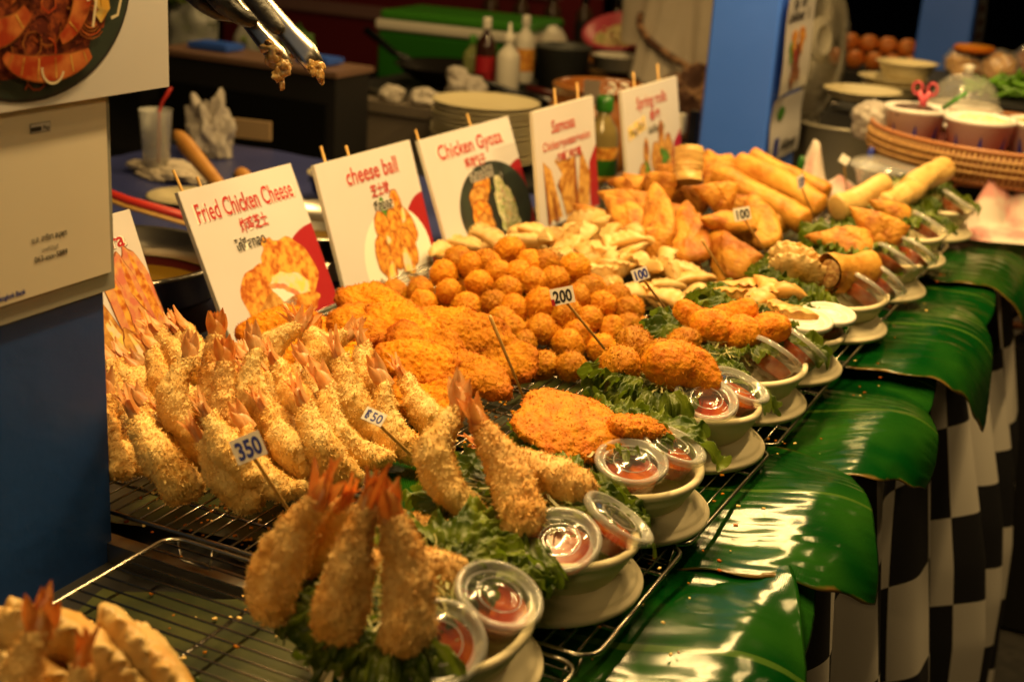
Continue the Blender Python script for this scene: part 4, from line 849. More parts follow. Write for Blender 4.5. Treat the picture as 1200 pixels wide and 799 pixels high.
tag((-.553,2.414,.040),(-.584,2.371,.120),.0225,.022,'100','narrow tag seen almost edge on before the long spring rolls',(.93,-.25,.2),'ink_blue',roll=R(10))

# ------------------------------------------------------------------ picture signs behind the food
def sign_frame(BL,TL,W,sh=0.):
    bl,tl=Vector(BL),Vector(TL); bl.y=tl.y; up=(tl-bl); H=up.length; y=up.normalized(); x=Vector((0,1,0)); x=(x-y*x.dot(y)).normalized(); z=x.cross(y)
    return Matrix(((x.x,y.x,z.x,bl.x),(x.y,y.y,z.y,bl.y),(x.z,y.z,z.z,bl.z),(0,0,0,1))),H
SM=['ink_red','ink_white','ink_grey','ink_black','ink_crimson','p_orange','p_gold','p_brown','p_cream','p_slaw','p_green','p_pan','p_pink']
def outlined(g,s,x,y,size,mi=0,off=.0016,wmax=None,z=.0003,rot=0.,sc=.0):
    put_text(g,s,x+.0010,y-.0012,z,size,2,off,wmax=wmax,rot=rot); put_text(g,s,x,y,z+.0002,size,1,off*.9,wmax=wmax,rot=rot); put_text(g,s,x,y,z+.0004,size,mi,off*.45,wmax=wmax*.97 if wmax else None,rot=rot)
def sign(label,BL,TL,W,draw,sticks,rx=0.):
    fr,H=sign_frame(BL,TL,W); t=thing('menu_sign',label,'sign',fr@Matrix.Rotation(rx,4,'Z'),'picture signs standing behind the food')
    g=G(); g.box((W/2,H/2-.005,-.0032),(W,H+.01,.006)); link('board',g.mesh('board','foam',False),t)
    g=G(); g.box((W/2,H/2-.005,0),(W-.001,H+.009,.0004)); link('printed_face',g.mesh('printed_face','sign',False),t)
    g=G(); draw(g,W,H); link('print',g.mesh('print',SM,False),t)
    for sx,hh,lean in sticks:
        g=G(); g.tube([(sx,0,-.0085),(sx+lean,H+hh,-.0085)],.0021,7); link('stick',g.mesh('stick','bamboo'),t)
def corner(g,W,H,h=.55,w=.32): 
    n=14; w*=1.25; P=[(W-.0006,-.008),(W-.0006,H*h)]
    for k in range(1,n): 
        a=k/(n-1); P.append((W-W*w*math.sin(a*math.pi/2)**.9, H*h*math.cos(a*math.pi/2)**1.15-.006*a))
    poly(g,P,.00025,4)
def d_fried(g,W,H):
    corner(g,W,H,.56,.40)
    outlined(g,'Fried Chicken Cheese',W*.50,H*.775,.036,0,.0013,W*.88); outlined(g,'炸鸡芝士',W*.50,H*.645,.021,0,.0012,W*.25); outlined(g,'ไก่ชีสทอด',W*.42,H*.53,.019,3,.0016,W*.27)
    blob(g,W*.40,H*.14,.052,.056,.0004,5,.2,.05,1); blob(g,W*.50,H*.05,.070,.030,.0006,6,.1,.05,3); blob(g,W*.66,H*.26,.056,.058,.0005,5,.4,.06,2); blob(g,W*.56,H*.47,.016,.020,.0006,5,.3,.1,2)
    blob(g,W*.64,H*.17,.046,.023,.0007,8,-.5,.10,4); blob(g,W*.57,H*.15,.032,.013,.0008,12,-.6,.12,5); blob(g,W*.55,H*.14,.024,.009,.0009,1,-.6,.12,5); blob(g,W*.60,H*.035,.06,.018,.0009,5,.05,.05,6)
def d_ball(g,W,H):
    blob(g,W*.60,H*.10,W*.36,H*.42,.00035,1,0,.0,1); corner(g,W,H,.56,.28)
    outlined(g,'cheese ball',W*.53,H*.78,.036,0,.0013,W*.56); outlined(g,'芝士球',W*.56,H*.64,.021,0,.0012,W*.20); 
    blob(g,W*.57,H*.50,.014,.020,.0004,10,.1,.18,2); outlined(g,'ชีสบอล',W*.56,H*.52,.020,3,.0018,W*.20,z=.0009)
    for k,(x,y,r1,r2,ro) in enumerate([(.50,.36,.019,.030,.2),(.68,.47,.016,.034,-.1),(.64,.34,.018,.032,.3),(.76,.34,.016,.034,.5),(.44,.16,.019,.032,.1),(.58,.17,.017,.030,0),(.72,.16,.019,.032,.3),(.48,.02,.015,.026,-.2),(.67,.04,.017,.028,.1)]):
        blob(g,W*x,H*y,r1*1.12,r2*1.06,.0005+.0001*k,7,ro,.03,k); blob(g,W*x,H*y,r1,r2,.00055+.0001*k,5,ro,.03,k)
    blob(g,W*.52,H*.27,.006,.007,.0018,8,0,.1,2); blob(g,W*.73,H*.42,.006,.012,.0018,8,-.3,.1,2); blob(g,W*.48,H*.0,.008,.018,.0018,8,-.2,.1,4); blob(g,W*.66,H*.05,.011,.020,.0018,8,.1,.1,4)
def d_gyoza(g,W,H):
    corner(g,W,H,.60,.30); poly(g,[(.001,-.008),(.04,-.008),(.001,.02)],.0004,4)
    blob(g,W*.60,H*.24,W*.40,H*.42,.0005,11,0,.0,1,48)
    outlined(g,'Chicken Gyoza',W*.50,H*.79,.034,0,.0013,W*.74); outlined(g,'鸡肉饺子',W*.50,H*.655,.021,0,.0012,W*.24); outlined(g,'เกี๊ยวซ่าไก่',W*.52,H*.53,.020,3,.0018,W*.26,z=.0018)
    for k,(x,y,r1,r2) in enumerate([(.50,.46,.030,.018),(.43,.36,.032,.022),(.42,.23,.033,.024),(.42,.10,.034,.024),(.43,-.01,.034,.02)]): blob(g,W*x,H*y,r1*1.06,r2*1.1,.0006+.0002*k,7,.15,.04,k); blob(g,W*x,H*y,r1,r2,.0007+.0002*k,6 if k%2 else 5,.15,.05,k)
    blob(g,W*.70,H*.24,.034,.048,.0012,9,.15,.10,3); blob(g,W*.72,H*.08,.034,.030,.0012,9,.1,.10,5)
    rr=np.random.default_rng(2)
    for k in range(46):
        x,y=W*.71+rr.normal(0,.014),H*.2+rr.normal(0,.022); a=rr.uniform(0,3); stroke(g,[(x,y),(x+.007*math.cos(a),y+.007*math.sin(a)),(x+.012*math.cos(a+.4),y+.012*math.sin(a+.4))],.0013,.0014+.00001*k,(8,10,0,1)[k%4])
def d_samosa(g,W,H):
    poly(g,[(W-.0006,-.008),(W-.0006,H*.55),(W*.86,H*.40),(W*.84,-.008)],.0003,4)
    outlined(g,'Samosa',W*.46,H*.77,.032,0,.0013,W*.40); outlined(g,'Chicken+potato+onion',W*.51,H*.63,.022,0,.001,W*.82); outlined(g,'咖喱角鸡肉薯',W*.52,H*.51,.017,0,.001,W*.40,z=.0018)
    for k,(pts,c) in enumerate([([(.28,.52),(.42,.56),(.66,.55),(.50,.25)],6),([(.10,.55),(.14,.0),(.36,.0),(.22,.45)],6),([(.72,.56),(.62,.05),(.82,.0),(.86,.30)],6),([(.30,.30),(.62,.52),(.64,.02),(.48,-.01)],7),([(.32,.33),(.60,.53),(.56,.02),(.42,-.01)],6)]):
        poly(g,[(W*a,H*b) for a,b in pts],.0005+.0002*k,c)
    poly(g,[(W*.10,H*.50),(W*.12,-.005),(W*.17,-.005)],.0016,7); poly(g,[(W*.20,H*.30),(W*.24,-.005),(W*.30,-.005)],.0016,7)
def d_roll(g,W,H):
    poly(g,[(W-.0006,-.008),(W-.0006,H*.36),(W*.86,H*.22),(W*.80,-.008)],.0003,4)
    outlined(g,'Spring rolls',W*.50,H*.75,.034,0,.0012,W*.56); outlined(g,'春卷',W*.54,H*.58,.022,0,.001,W*.20); outlined(g,'ปอเปี๊ยะทอด',W*.55,H*.43,.018,3,.0014,W*.30)
    poly(g,[(W*.06,H*.42),(W*.36,H*.50),(W*.36,H*.66),(W*.06,H*.58)],.0012,8); put_text(g,'หมู/ไก่',W*.21,H*.49,.0015,.019,3,.0004,wmax=W*.24,rot=.12)
    for k,(x,y,r1,r2,c) in enumerate([(.34,.18,.014,.036,6),(.62,.30,.015,.040,6),(.52,.12,.028,.030,6),(.74,.14,.026,.034,6),(.30,.0,.03,.02,6)]): blob(g,W*x,H*y,r1*1.1,r2*1.08,.0006+.0002*k,7,-.15,.04,k); blob(g,W*x,H*y,r1,r2,.0007+.0002*k,c,-.15,.04,k)
    blob(g,W*.34,H*.28,.008,.012,.0020,7,0,.1,1); blob(g,W*.62,H*.44,.008,.012,.0020,7,0,.1,1); blob(g,W*.66,H*.08,.020,.022,.0020,10,.4,.3,2); blob(g,W*.33,H*.04,.010,.014,.0020,10,.2,.3,2)
def d_shrimp(g,W,H):
    outlined(g,'Shrimp tempura',W*.52,H*.80,.024,0,.0012,W*.78)
    for k,(x,y,r1,r2,ro,c) in enumerate([(.93,.50,.018,.06,.22,12),(.86,.44,.016,.07,.20,12),(.78,.34,.017,.08,.25,12),(.90,.16,.019,.075,.32,12),(.70,.14,.018,.085,.35,6),(.60,.10,.018,.07,.4,6),(.80,.04,.018,.06,.35,6)]): blob(g,W*x,H*y,r1*1.04,r2*1.02,.0005+.0002*k,7,ro,.05,k); blob(g,W*x,H*y,r1,r2,.0006+.0002*k,c,ro,.08,k); blob(g,W*x+.004,H*y,r1*.4,r2*.7,.0007+.0002*k,5 if c==12 else 8,ro,.15,k+3)
sign('white sign half hidden by the blue pole, picturing fried shrimp',(-1.06,.990,0),(-1.13,1.022,.186),.256,d_shrimp,[])
sign('Fried Chicken Cheese sign standing behind the chicken cutlets',(-1.06,1.375,.0),(-1.145,1.386,.186),.250,d_fried,[(.038,.030,-.022),(.064,.014,-.008)])
sign('cheese ball sign with pictured croquettes, second of the signs',(-1.06,1.635,.0),(-1.12,1.659,.183),.273,d_ball,[(.050,.024,-.010),(.118,.016,-.014)])
sign('Chicken Gyoza sign with pictured dumplings and slaw on a black plate',(-1.04,1.949,.0),(-1.11,1.943,.182),.326,d_gyoza,[(.020,.018,-.006),(.205,.022,-.010)])
sign('Samosa sign standing behind the gyoza heap',(-.99,2.177,.012),(-1.02,2.181,.211),.267,d_samosa,[(.125,.030,-.012),(.218,.030,-.004)])
sign('Spring rolls sign, greyish and farthest of the picture signs',(-.97,2.547,.040),(-1.0,2.541,.211),.317,d_roll,[(.100,.030,-.010),(.232,.034,-.004)])

# ------------------------------------------------------------------ posters on the near pole
def poster_frame(y0,z0,x): return Matrix(((0,0,1,x),(1,0,0,y0),(0,1,0,z0),(0,0,0,1)))
t=thing('food_poster','large poster with a dark plate of prawns and noodles on the near blue pole','poster',poster_frame(.70,.399,-.8335))
g=G(); g.box((.148,.16,0),(.296,.32,.006)); link('board',g.mesh('board','sign',False),t)
g=G(); PM=['p_pan','p_prawn','p_noodle','p_egg','p_sprout','p_brown','p_green','ink_black','p_gold']; z=.0034
c=(.130,.101); E_=lambda r:(r*.120/.12)
blob(g,c[0],c[1],.1185,.096,z,7,0,0,1,60); blob(g,c[0],c[1],.116,.0935,z+.0002,0,0,0,1,60)
rr=np.random.default_rng(8)
blob(g,.118,.085,.090,.068,z+.0004,2,0,.10,3); blob(g,.10,.16,.10,.05,z+.0003,2,0,.1,4)
for k in range(60):
    a=rr.uniform(0,6.28); q=rr.random()**.5; x,y=.112+.085*q*math.cos(a),.080+.062*q*math.sin(a); stroke(g,arc(x,y,rr.uniform(.006,.018),rr.uniform(0,6),rr.uniform(6,9),9),.0020,z+.0006+.00001*k,(2,5,2,1)[k%4])
blob(g,.196,.075,.020,.018,z+.0013,2,0,.15,3)
for k in range(5): stroke(g,arc(.197,.068,.006+.003*k,0,5.5,16),.0015,z+.0014+.00002*k,(5,1)[k%2])
blob(g,.205,.118,.026,.042,z+.0015,3,.35,.12,2); blob(g,.198,.150,.020,.030,z+.0016,3,0,.12,5); stroke(g,[(.212,.09),(.215,.075),(.205,.066)],.010,z+.0017,3)
for k,(cx,cy,r,a0,a1,wd,ry) in enumerate([(.090,.105,.048,2.2,5.6,.026,.044),(.150,.100,.040,-1.3,2.2,.024,.050),(.120,.150,.050,2.6,4.2,.030,.05),(.150,.050,.052,3.4,5.7,.020,.020),(.145,.115,.022,0,4.5,.018,.026),(.06,.12,.03,1.5,5,.022,.04)]):
    A=arc(cx,cy,r,a0,a1,26,ry); ws=wd*np.sin(np.linspace(.35,2.7,26)); stroke(g,A,ws*1.12,z+.0018+.0003*k,5); stroke(g,A,ws,z+.0019+.0003*k,1)
    for q in range(3,24,4): 
        d=A[q+1]-A[q-1]; d/=np.linalg.norm(d); nn=np.array([-d[1],d[0]]); stroke(g,[A[q]-nn*ws[q]*.42,A[q]+nn*ws[q]*.42],.0016,z+.0020+.0003*k,8)
for P in ([(.19,.082),(.205,.088),(.222,.084)],[(.196,.06),(.202,.086)],[(.232,.085),(.226,.068),(.218,.066)],[(.236,.14),(.243,.122),(.236,.105),(.228,.098)],[(.135,.105),(.142,.118),(.152,.108)],[(.10,.09),(.104,.112)],[(.196,.10),(.212,.088)]): stroke(g,P,.0028,z+.0042,4)
stroke(g,arc(.15,.03,.012,3,6),.002,z+.003,4)
V=np.concatenate(g.v)
# keep the print inside the dark plate
inside=lambda p:((p[0]-c[0])/.118)**2+((p[1]-c[1])/.0955)**2<=1.0
for i,a in enumerate(g.v):
    q=np.sqrt(((a[:,0]-c[0])/.1195)**2+((a[:,1]-c[1])/.0965)**2); s=np.where(q>1,1/np.maximum(q,1e-6),1); a[:,0]=c[0]+(a[:,0]-c[0])*s; a[:,1]=c[1]+(a[:,1]-c[1])*s
link('printed_picture',g.mesh('printed_picture',PM,False),t)

t=thing('payment_notice','beige payment notice in a plastic sleeve on the near blue pole, below the food poster','notice',poster_frame(.768,.232,-.8375))
g=G(); g.box((.078,.080,-.001),(.158,.176,.002)); link('plastic_sleeve',g.mesh('plastic_sleeve','plastic_sleeve',False),t)
g=G(); g.box((.076,.0875,.0012),(.150,.157,.0012)); link('paper',g.mesh('paper',mat('beige notice paper',(.70,.64,.54),.5,n=(5,(.66,.60,.50),.4,.7)),False),t)
g=G(); NM=['ink_black','ink_grey','ink_blue','sign']
g.box((.0735,.1490,.0020),(.0225,.0080,.0002),0); g.box((.0735,.1490,.0022),(.0215,.0070,.0002),3); g.box((.0685,.1482,.0024),(.0115,.0036,.0002),0); put_text(g,'Pay',.0795,.1468,.0026,.0052,0,.0001)
put_text(g,'น.ส. อาริยา อนุพุท',.078,.0540,.0021,.0072,0,.0001,wmax=.040); put_text(g,'เลขที่บัญชี',.078,.0445,.0021,.005,1,0,wmax=.019); put_text(g,'063-xxx-5889',.079,.0370,.0021,.0072,0,.0001,wmax=.038)
put_text(g,'Bangkok Bank',.0325,.0135,.0021,.0062,2,.0002,wmax=.031)
blob(g,.0115,.0155,.0032,.0042,.0021,2,0,0,1,24); blob(g,.0115,.0152,.0020,.0028,.0023,3,0,0,1,24); poly(g,[(.0115,.0215),(.0095,.0175),(.0135,.0175)],.0022,2)
link('print',g.mesh('print',NM,False),t)
# ------------------------------------------------------------------ tongs held by a black-gloved hand, upper left
HS=Vector((.008,0,-.013))
t=thing('tongs','metal serving tongs with wet fried crumbs on the tips, held above the signs','tongs')
def channel(P,wd,name):
    g=G(); P=np.array(P,float); n=len(P); V=[]; d=np.gradient(P,axis=0); d/=np.linalg.norm(d,axis=1)[:,None]; side=np.cross(d,[.4,-.85,.1]); side/=np.linalg.norm(side,axis=1)[:,None]; nrm=np.cross(side,d)
    for i in range(n):
        for q in range(7):
            b=-1+q/3; V.append(P[i]+side[i]*wd[i]*b+nrm[i]*(.004*(1-b*b)-.0015*(1-abs(b))*(abs(b)<.3)))
    g.grid(V,n,7); o=link(name,g.mesh(name,'steel'),t); s=o.modifiers.new('thick','SOLIDIFY'); s.thickness=.0012; return o
channel([(-1.115,1.36,.540),(-1.06,1.355,.470),(-1.022,1.352,.432),(-.992,1.35,.405),(-.968,1.35,.385),(-.952,1.35,.368)],[.008,.008,.009,.010,.012,.010],'arm')
channel([(-1.115,1.36,.540),(-1.03,1.345,.485),(-.975,1.343,.440),(-.945,1.342,.412),(-.920,1.342,.392),(-.904,1.342,.376)],[.008,.008,.009,.012,.014,.011],'arm')
rr=np.random.default_rng(4); g=G(); V,F=ico(2)
V,F=ico(4)
for k,(c0,s0) in enumerate([((-.966,1.345,.380),(.012,.006,.012)),((-.952,1.345,.370),(.010,.007,.010)),((-.960,1.343,.362),(.008,.006,.008)),((-.905,1.34,.376),(.010,.006,.009)),((-.898,1.34,.368),(.005,.005,.008)),((-.932,1.342,.388),(.012,.004,.006)),((-.953,1.343,.352),(.003,.003,.006)),((-.975,1.347,.392),(.010,.006,.008))]):
    g.add(V*np.array(s0)*(1+.5*vn(V,1.5,k)+.10*vn(V,4.0,k+9))[:,None]+c0,F)
link('batter_scraps',g.mesh('batter_scraps',mat('wet batter scraps',(.30,.17,.05),.18,n=(120,(.50,.38,.20),.45,.7),sss=.3)),t)
def skin(name,pts,edges,radii,m,parent=None,root=0,sub=2,**kw):
    me=bpy.data.meshes.new(name); me.from_pydata([tuple(p) for p in pts],edges,[]); me.materials.append(M[m]); o=link(name,me,parent,None,**kw)
    sk=o.modifiers.new('skin','SKIN'); sk.use_smooth_shade=True
    for i,r in enumerate(radii):
        rv=me.skin_vertices[0].data[i]; rv.radius=(r,r) if np.isscalar(r) else r
        rv.use_root=(i==root)
    s=o.modifiers.new('sub','SUBSURF'); s.levels=sub; s.render_levels=sub; return o
# hand: wrist, palm, thumb and four fingers closed round the tongs
hp=[(-1.16,1.33,.575),(-1.10,1.325,.535),(-1.075,1.32,.510)]; he=[(0,1),(1,2)]; hr=[.030,.036,.030]
def chain(start,pts,rad):
    prev=start
    for p,r in zip(pts,rad): hp.append(p); hr.append(r); he.append((prev,len(hp)-1)); prev=len(hp)-1
chain(2,[(-1.030,1.315,.498),(-.997,1.322,.470),(-.972,1.330,.440),(-.957,1.336,.424)],[.016,.012,.0105,.008])     # index, along the upper arm
chain(2,[(-1.052,1.312,.480),(-1.030,1.320,.452),(-1.012,1.335,.436),(-.998,1.348,.432)],[.015,.0125,.011,.0085])  # middle
chain(2,[(-1.078,1.312,.478),(-1.062,1.318,.452),(-1.045,1.335,.438),(-1.030,1.350,.436)],[.014,.0115,.010,.008]) # ring
chain(1,[(-1.100,1.312,.488),(-1.088,1.318,.464),(-1.072,1.332,.450),(-1.058,1.346,.447)],[.012,.010,.009,.007])  # little
chain(1,[(-1.070,1.350,.532),(-1.035,1.365,.505),(-1.005,1.368,.480)],[.016,.013,.010])                           # thumb
hp=[tuple(Vector(q)+HS) for q in hp]
hand=skin('gloved_hand',hp,he,hr,'glove',label='black rubber gloved hand gripping the tongs at the top edge',category='hand',sub=2)
skin('sleeve',[(-1.142,1.33,.549),(-1.24,1.34,.64),(-1.40,1.36,.74)],[(0,1),(1,2)],[.034,.042,.05],'glove',hand)

# ------------------------------------------------------------------ cooking area behind the signs
t=thing('work_table','low work table covered by a blue vinyl cloth behind the signs','table')
g=G(); n=50; V=[[(-2.12+ (i/(n-1))*.95, 1.10+(j/(n-1))*1.55, -.05+.0016*math.sin(i*.5+j*.3)+.002*math.sin(j*.8)) for j in range(n)] for i in range(n)]; g.grid(V,n,n)
g.box((-2.122,1.88,-.14),(.006,1.56,.18)); g.box((-1.64,2.653,-.14),(.95,.006,.18)); link('tablecloth',g.mesh('tablecloth','bluecloth'),t)
g=G(); g.box((-1.64,1.88,-.068),(.94,1.54,.024)); link('tabletop',g.mesh('tabletop','wood',False),t)
for a,b in ((-2.08,1.15),(-2.08,2.6),(-1.22,1.15),(-1.22,2.6)):
    g=G(); g.box((a,b,-.48),(.04,.04,.80)); link('leg',g.mesh('leg','steel',False),t)
def lathe_thing(name,label,cat,x,y,z,prof,m,seg=40,group=None,M4=None,part=None):
    g=G(); g.lathe(prof,seg); return link(name,g.mesh(name,m),None,M4 or T(x,y,z),label=label,category=cat,group=group)
def pot(label,x,y,z,R0,H,body,oilz):
    t=thing('pot',label,'pot',T(x,y,z)); g=G(); g.lathe([(0,0),(R0*.97,0),(R0,.01),(R0,H*.80),(R0-.003,H*.80),(R0-.004,.01),(0,.004)],56); link('pot_body',g.mesh('pot_body',body),t)
    g=G(); g.lathe([(R0,H*.78),(R0+.003,H*.79),(R0+.003,H*.98),(R0+.012,H),(R0+.012,H+.004),(R0-.002,H+.003),(R0-.004,H*.8)],56); link('steel_collar',g.mesh('steel_collar','steel'),t)
    g=G(); g.lathe([(0,oilz),(R0-.004,oilz)],56); link('frying_oil',g.mesh('frying_oil','oil'),t); return t
pot('big dark red frying pot with a bright steel collar, behind the first signs',-1.36,1.50,-.16,.155,.20,'darkred',.145)
pot('second steel rimmed pot showing between the chicken and cheese ball signs',-1.30,1.93,-.14,.13,.16,'steel',.11)
# plastic cup with straw, rag, bag
t=thing('drink_cup','empty clear plastic cup with a red straw on the blue table','cup',T(-1.93,2.27,-.042))
g=G(); g.lathe([(0,0),(.026,0),(.034,.13),(.036,.132),(.0335,.131),(.0255,.002),(0,.002)],32); cupm=clear_plastic('frosted cup plastic',base=.28,rough=.2); MATS['frost']=cupm; link('cup_body',g.mesh('cup_body',cupm),t)
g=G(); g.tube([(.005,0,.005),(.010,.0,.13),(.018,0,.150),(.042,0,.182)],.0034,8); link('straw',g.mesh('straw','red'),t)
def crumple(name,label,cat,x,y,z,sx,sy,sz,seed,m,fr=5.,group=None,amp=.35,sub=5):
    V,F=ico(sub); V=V*(1+amp*vn(V,fr*.3,seed)+amp*.5*ridged(V,fr*.6,seed+1)-amp*.3+.1*vn(V,fr*1.6,seed+3))[:,None]; V=V*np.array([sx,sy,sz]); V[:,2]=np.maximum(V[:,2],-sz*.55)
    g=G(); g.add(V,F); return link(name,g.mesh(name,m),None,T(x,y,z+sz*.55),label=label,category=cat,group=group)
crumple('rag','crumpled pale rag on the blue table at the foot of the plastic cup','rag',-1.90,2.28,-.049,.095,.05,.018,3,'greycloth',7)
crumple('plastic_bag','crumpled white plastic bag standing behind the drink cup','bag',-1.99,2.52,-.05,.05,.05,.085,5,'bag',9,None,.5)
# wooden spatula handles and red handle
def handle(label,a,b,r0,r1,m='wood',hole=True,cat='utensil'):
    a,b=Vector(a),Vector(b); d=b-a; L=d.length; t=thing('utensil_handle',label,cat,axis(a,d,0)); g=G(); n=14; P=[(0,0,L*i/(n-1)) for i in range(n)]; rr_=[(r0+(r1-r0)*i/(n-1))*(math.sqrt(1-((i-10)/3.05)**2) if i>10 else 1) for i in range(n)]
    g.tube(P,rr_,14); link('grip',g.mesh('grip',m),t)
    if hole: g=G(); g.box((0,0,L*.86),(.006,r1*2.1,.012)); link('hanging_slot',g.mesh('hanging_slot','black',False),t)
handle('long wooden spatula handle leaning up behind the chicken sign',(-1.52,2.02,-.02),(-1.79,2.16,.078),.011,.019)
handle('second short wooden handle sticking up right of the long one',(-1.50,2.08,-.02),(-1.635,2.16,.022),.011,.018)
t=thing('ladle','red handled flat ladle resting across the frying pot','ladle'); g=G(); g.tube([(-1.80,1.80,.062),(-1.62,1.83,.022),(-1.45,1.86,-.0)],[.009,.008,.008],8); link('handle',g.mesh('handle','red'),t)
g=G(); g.tube([(-1.80,1.795,.052),(-1.62,1.825,.012),(-1.45,1.855,-.012)],.0045,8); link('metal_edge',g.mesh('metal_edge','bamboo'),t)
lathe_thing('plate','flat cream plate on the blue table behind the chicken sign','plate',-1.73,2.12,-.048,[(0,.003),(.05,.003),(.075,.010),(.078,.012),(.074,.013),(.05,.0065),(0,.006)],'cream')
t=thing('blue_bowl','dark blue bowl of chopped greens between the first two signs','bowl',T(-1.49,2.30,-.05)); g=G(); g.lathe([(0,0),(.035,0),(.055,.03),(.062,.062),(.064,.062),(.058,.06),(.05,.03),(0,.006)],36); link('bowl_body',g.mesh('bowl_body','bluecloth'),t)
g=G(); g.lathe([(.0615,.0615),(.0655,.064),(.0655,.067),(.0605,.066)],36); link('rim',g.mesh('rim','cream'),t); V,F=ico(4); V=V*np.array([.055,.055,.02])*(1+.3*vn(V,4,2))[:,None]+[0,0,.045]; g=G(); g.add(V,F); link('chopped_greens',g.mesh('chopped_greens','greens'),t)
g=G(); g.box((0,0,0),(.20,.012,.045)); link('cardboard',g.mesh('cardboard',mat('cardboard',(.30,.20,.10),.8),False),None,T(-2.06,2.70,-.02,R(12)),label='low strip of brown cardboard behind the blue table',category='cardboard')
# black cabinet
t=thing('cabinet','large black cabinet standing behind the blue table','cabinet',T(0,0,0)); g=G(); g.box((-2.26,3.09,-.39),(.58,.16,.94)); link('cabinet_body',g.mesh('cabinet_body','black',False),t); g=G(); g.box((-2.26,3.09,.087),(.60,.18,.014)); link('worktop',g.mesh('worktop',mat('dim brown laminate',(.16,.09,.06),.5),False),t)
g=G(); g.box((-2.26,3.002,-.40),(.54,.012,.82)); link('door',g.mesh('door','blackgloss',False),t)
for i,(x,w_,c) in enumerate([(-2.42,.13,'ink_blue'),(-2.08,.10,'ink_blue')]):
    g=G(); g.box((x,3.10,.106),(w_,.08,.014)); g.box((x,3.10,.114),(w_*.8,.06,.003)); link('blue_tray',g.mesh('blue_tray',mat('blue plastic',(.03,.10,.5),.4),False),None,label=['flat blue plastic tray under the bag of greens','flat blue plastic tray right of the tongs, on the black cabinet'][i],category='tray')
# greens in bags at the far left
for i,(x,y,w_,h,l) in enumerate([(-2.92,3.62,.17,.22,'tall clear bag stuffed with leafy greens at the upper left'),(-2.68,3.64,.13,.17,'second bag of greens right of the tall one'),(-2.52,3.62,.10,.14,'small bag of dark greens left of the tongs')]):
    t=thing('greens_bag',l,'bag of greens',T(x,y,-.06),'bags of greens at the upper left'); 
    V,F=ico(4); V=V*np.array([w_*.55,.06,h*.55])*(1+.2*vn(V,2.5,i))[:,None]+[0,0,h*.5]; g=G(); g.add(V,F); link('bag_skin',g.mesh('bag_skin',clear_plastic('bag film %d'%i,base=.3,rough=.3)),t)
    g=G(); r_=np.random.default_rng(i)
    for k in range(90):
        p=np.array([r_.normal(0,w_*.24),r_.normal(0,.03),h*.22+h*.95*r_.random()]); d=r_.normal(0,1,3); d/=np.linalg.norm(d); s=r_.uniform(.012,.03); q=np.cross(d,r_.normal(0,1,3)); q/=np.linalg.norm(q); c_=np.cross(d,q)
        g.add([p-d*s,p+q*s*.5+c_*s*.2,p+d*s,p-q*s*.5+c_*s*.2],[(0,1,2,3)])
    link('leaves',g.mesh('leaves','lettuce' if i<2 else 'greens'),t)
g=G(); g.box((-2.72,3.64,-.475),(.62,.30,.81)); link('crate_table',g.mesh('crate_table','black',False),None,label='dark stand under the bags of greens',category='stand')
# maroon counter far behind
t=thing('far_counter','dark maroon counter of the stall far behind, above the cabinet','counter'); g=G(); g.box((-3.1,5.3,-.36),(1.6,.5,1.04)); link('counter_body',g.mesh('counter_body','maroon',False),t); g=G(); g.box((-3.1,5.04,.165),(1.66,.03,.035)); link('counter_edge',g.mesh('counter_edge',mat('dull pink laminate',(.22,.12,.11),.5),False),t); g=G(); g.box((-3.1,5.04,.02),(1.6,.025,.05)); link('lower_shelf',g.mesh('lower_shelf',mat('dull pink laminate',(.22,.12,.11),.5),False),t)
rr=random.Random(4)
for i in range(10):
    x=-3.6+i*.16; h=rr.uniform(.05,.11); c_=rr.choice(['p_orange','green','white_pl','red','blue','yellow','clay'])
    g=G(); g.lathe([(0,0),(.032,0),(.034,h*.7),(.02,h*.85),(.014,h),(0,h)],14); link('jar',g.mesh('jar',c_),None,T(x,5.25+rr.uniform(-.1,.1),.163),label='small blurred jar or packet on the far maroon counter',category='jar',group='goods on the far maroon counter')
# gas stove with woks
t=thing('stove','low black gas stove and bench carrying the woks','stove'); g=G(); g.box((-1.83,3.75,-.43),(.86,.62,.82)); link('stove_body',g.mesh('stove_body','black',False),t); g=G(); g.box((-1.92,3.43,-.018),(.62,.05,.012)); link('front_rail',g.mesh('front_rail','steel',False),t)
def wok(label,x,y,z,r,a):
    t=thing('wok',label,'wok',T(x,y,z,a)); g=G(); g.lathe([(0,0),(r*.5,.006),(r*.85,r*.22),(r,r*.36),(r+.004,r*.37),(r*.98,r*.355),(r*.83,r*.24),(r*.48,.012),(0,.006)],40); link('pan',g.mesh('pan',mat('seasoned wok steel',(.03,.026,.022),.25,.7)),t)
    g=G(); g.tube([(-r,0,r*.33),(-r-.07,0,r*.42),(-r-.19,0,r*.75)],[.010,.011,.013],8); link('handle',g.mesh('handle','blackgloss'),t)
wok('black wok on the stove below the green cooler, handle to the upper left',-2.02,3.72,-.02,.17,R(-12))
wok('small saucepan to the right with a dark red handle',-1.58,3.62,-.03,.10,R(20))
t=thing('pan_handle','curved dark red pan handle above the cream plates','handle'); g=G(); g.tube([(-1.62,3.42,.052),(-1.54,3.42,.045),(-1.49,3.42,.02),(-1.46,3.42,-.02)],.011,8); link('handle_grip',g.mesh('handle_grip','darkred'),t)
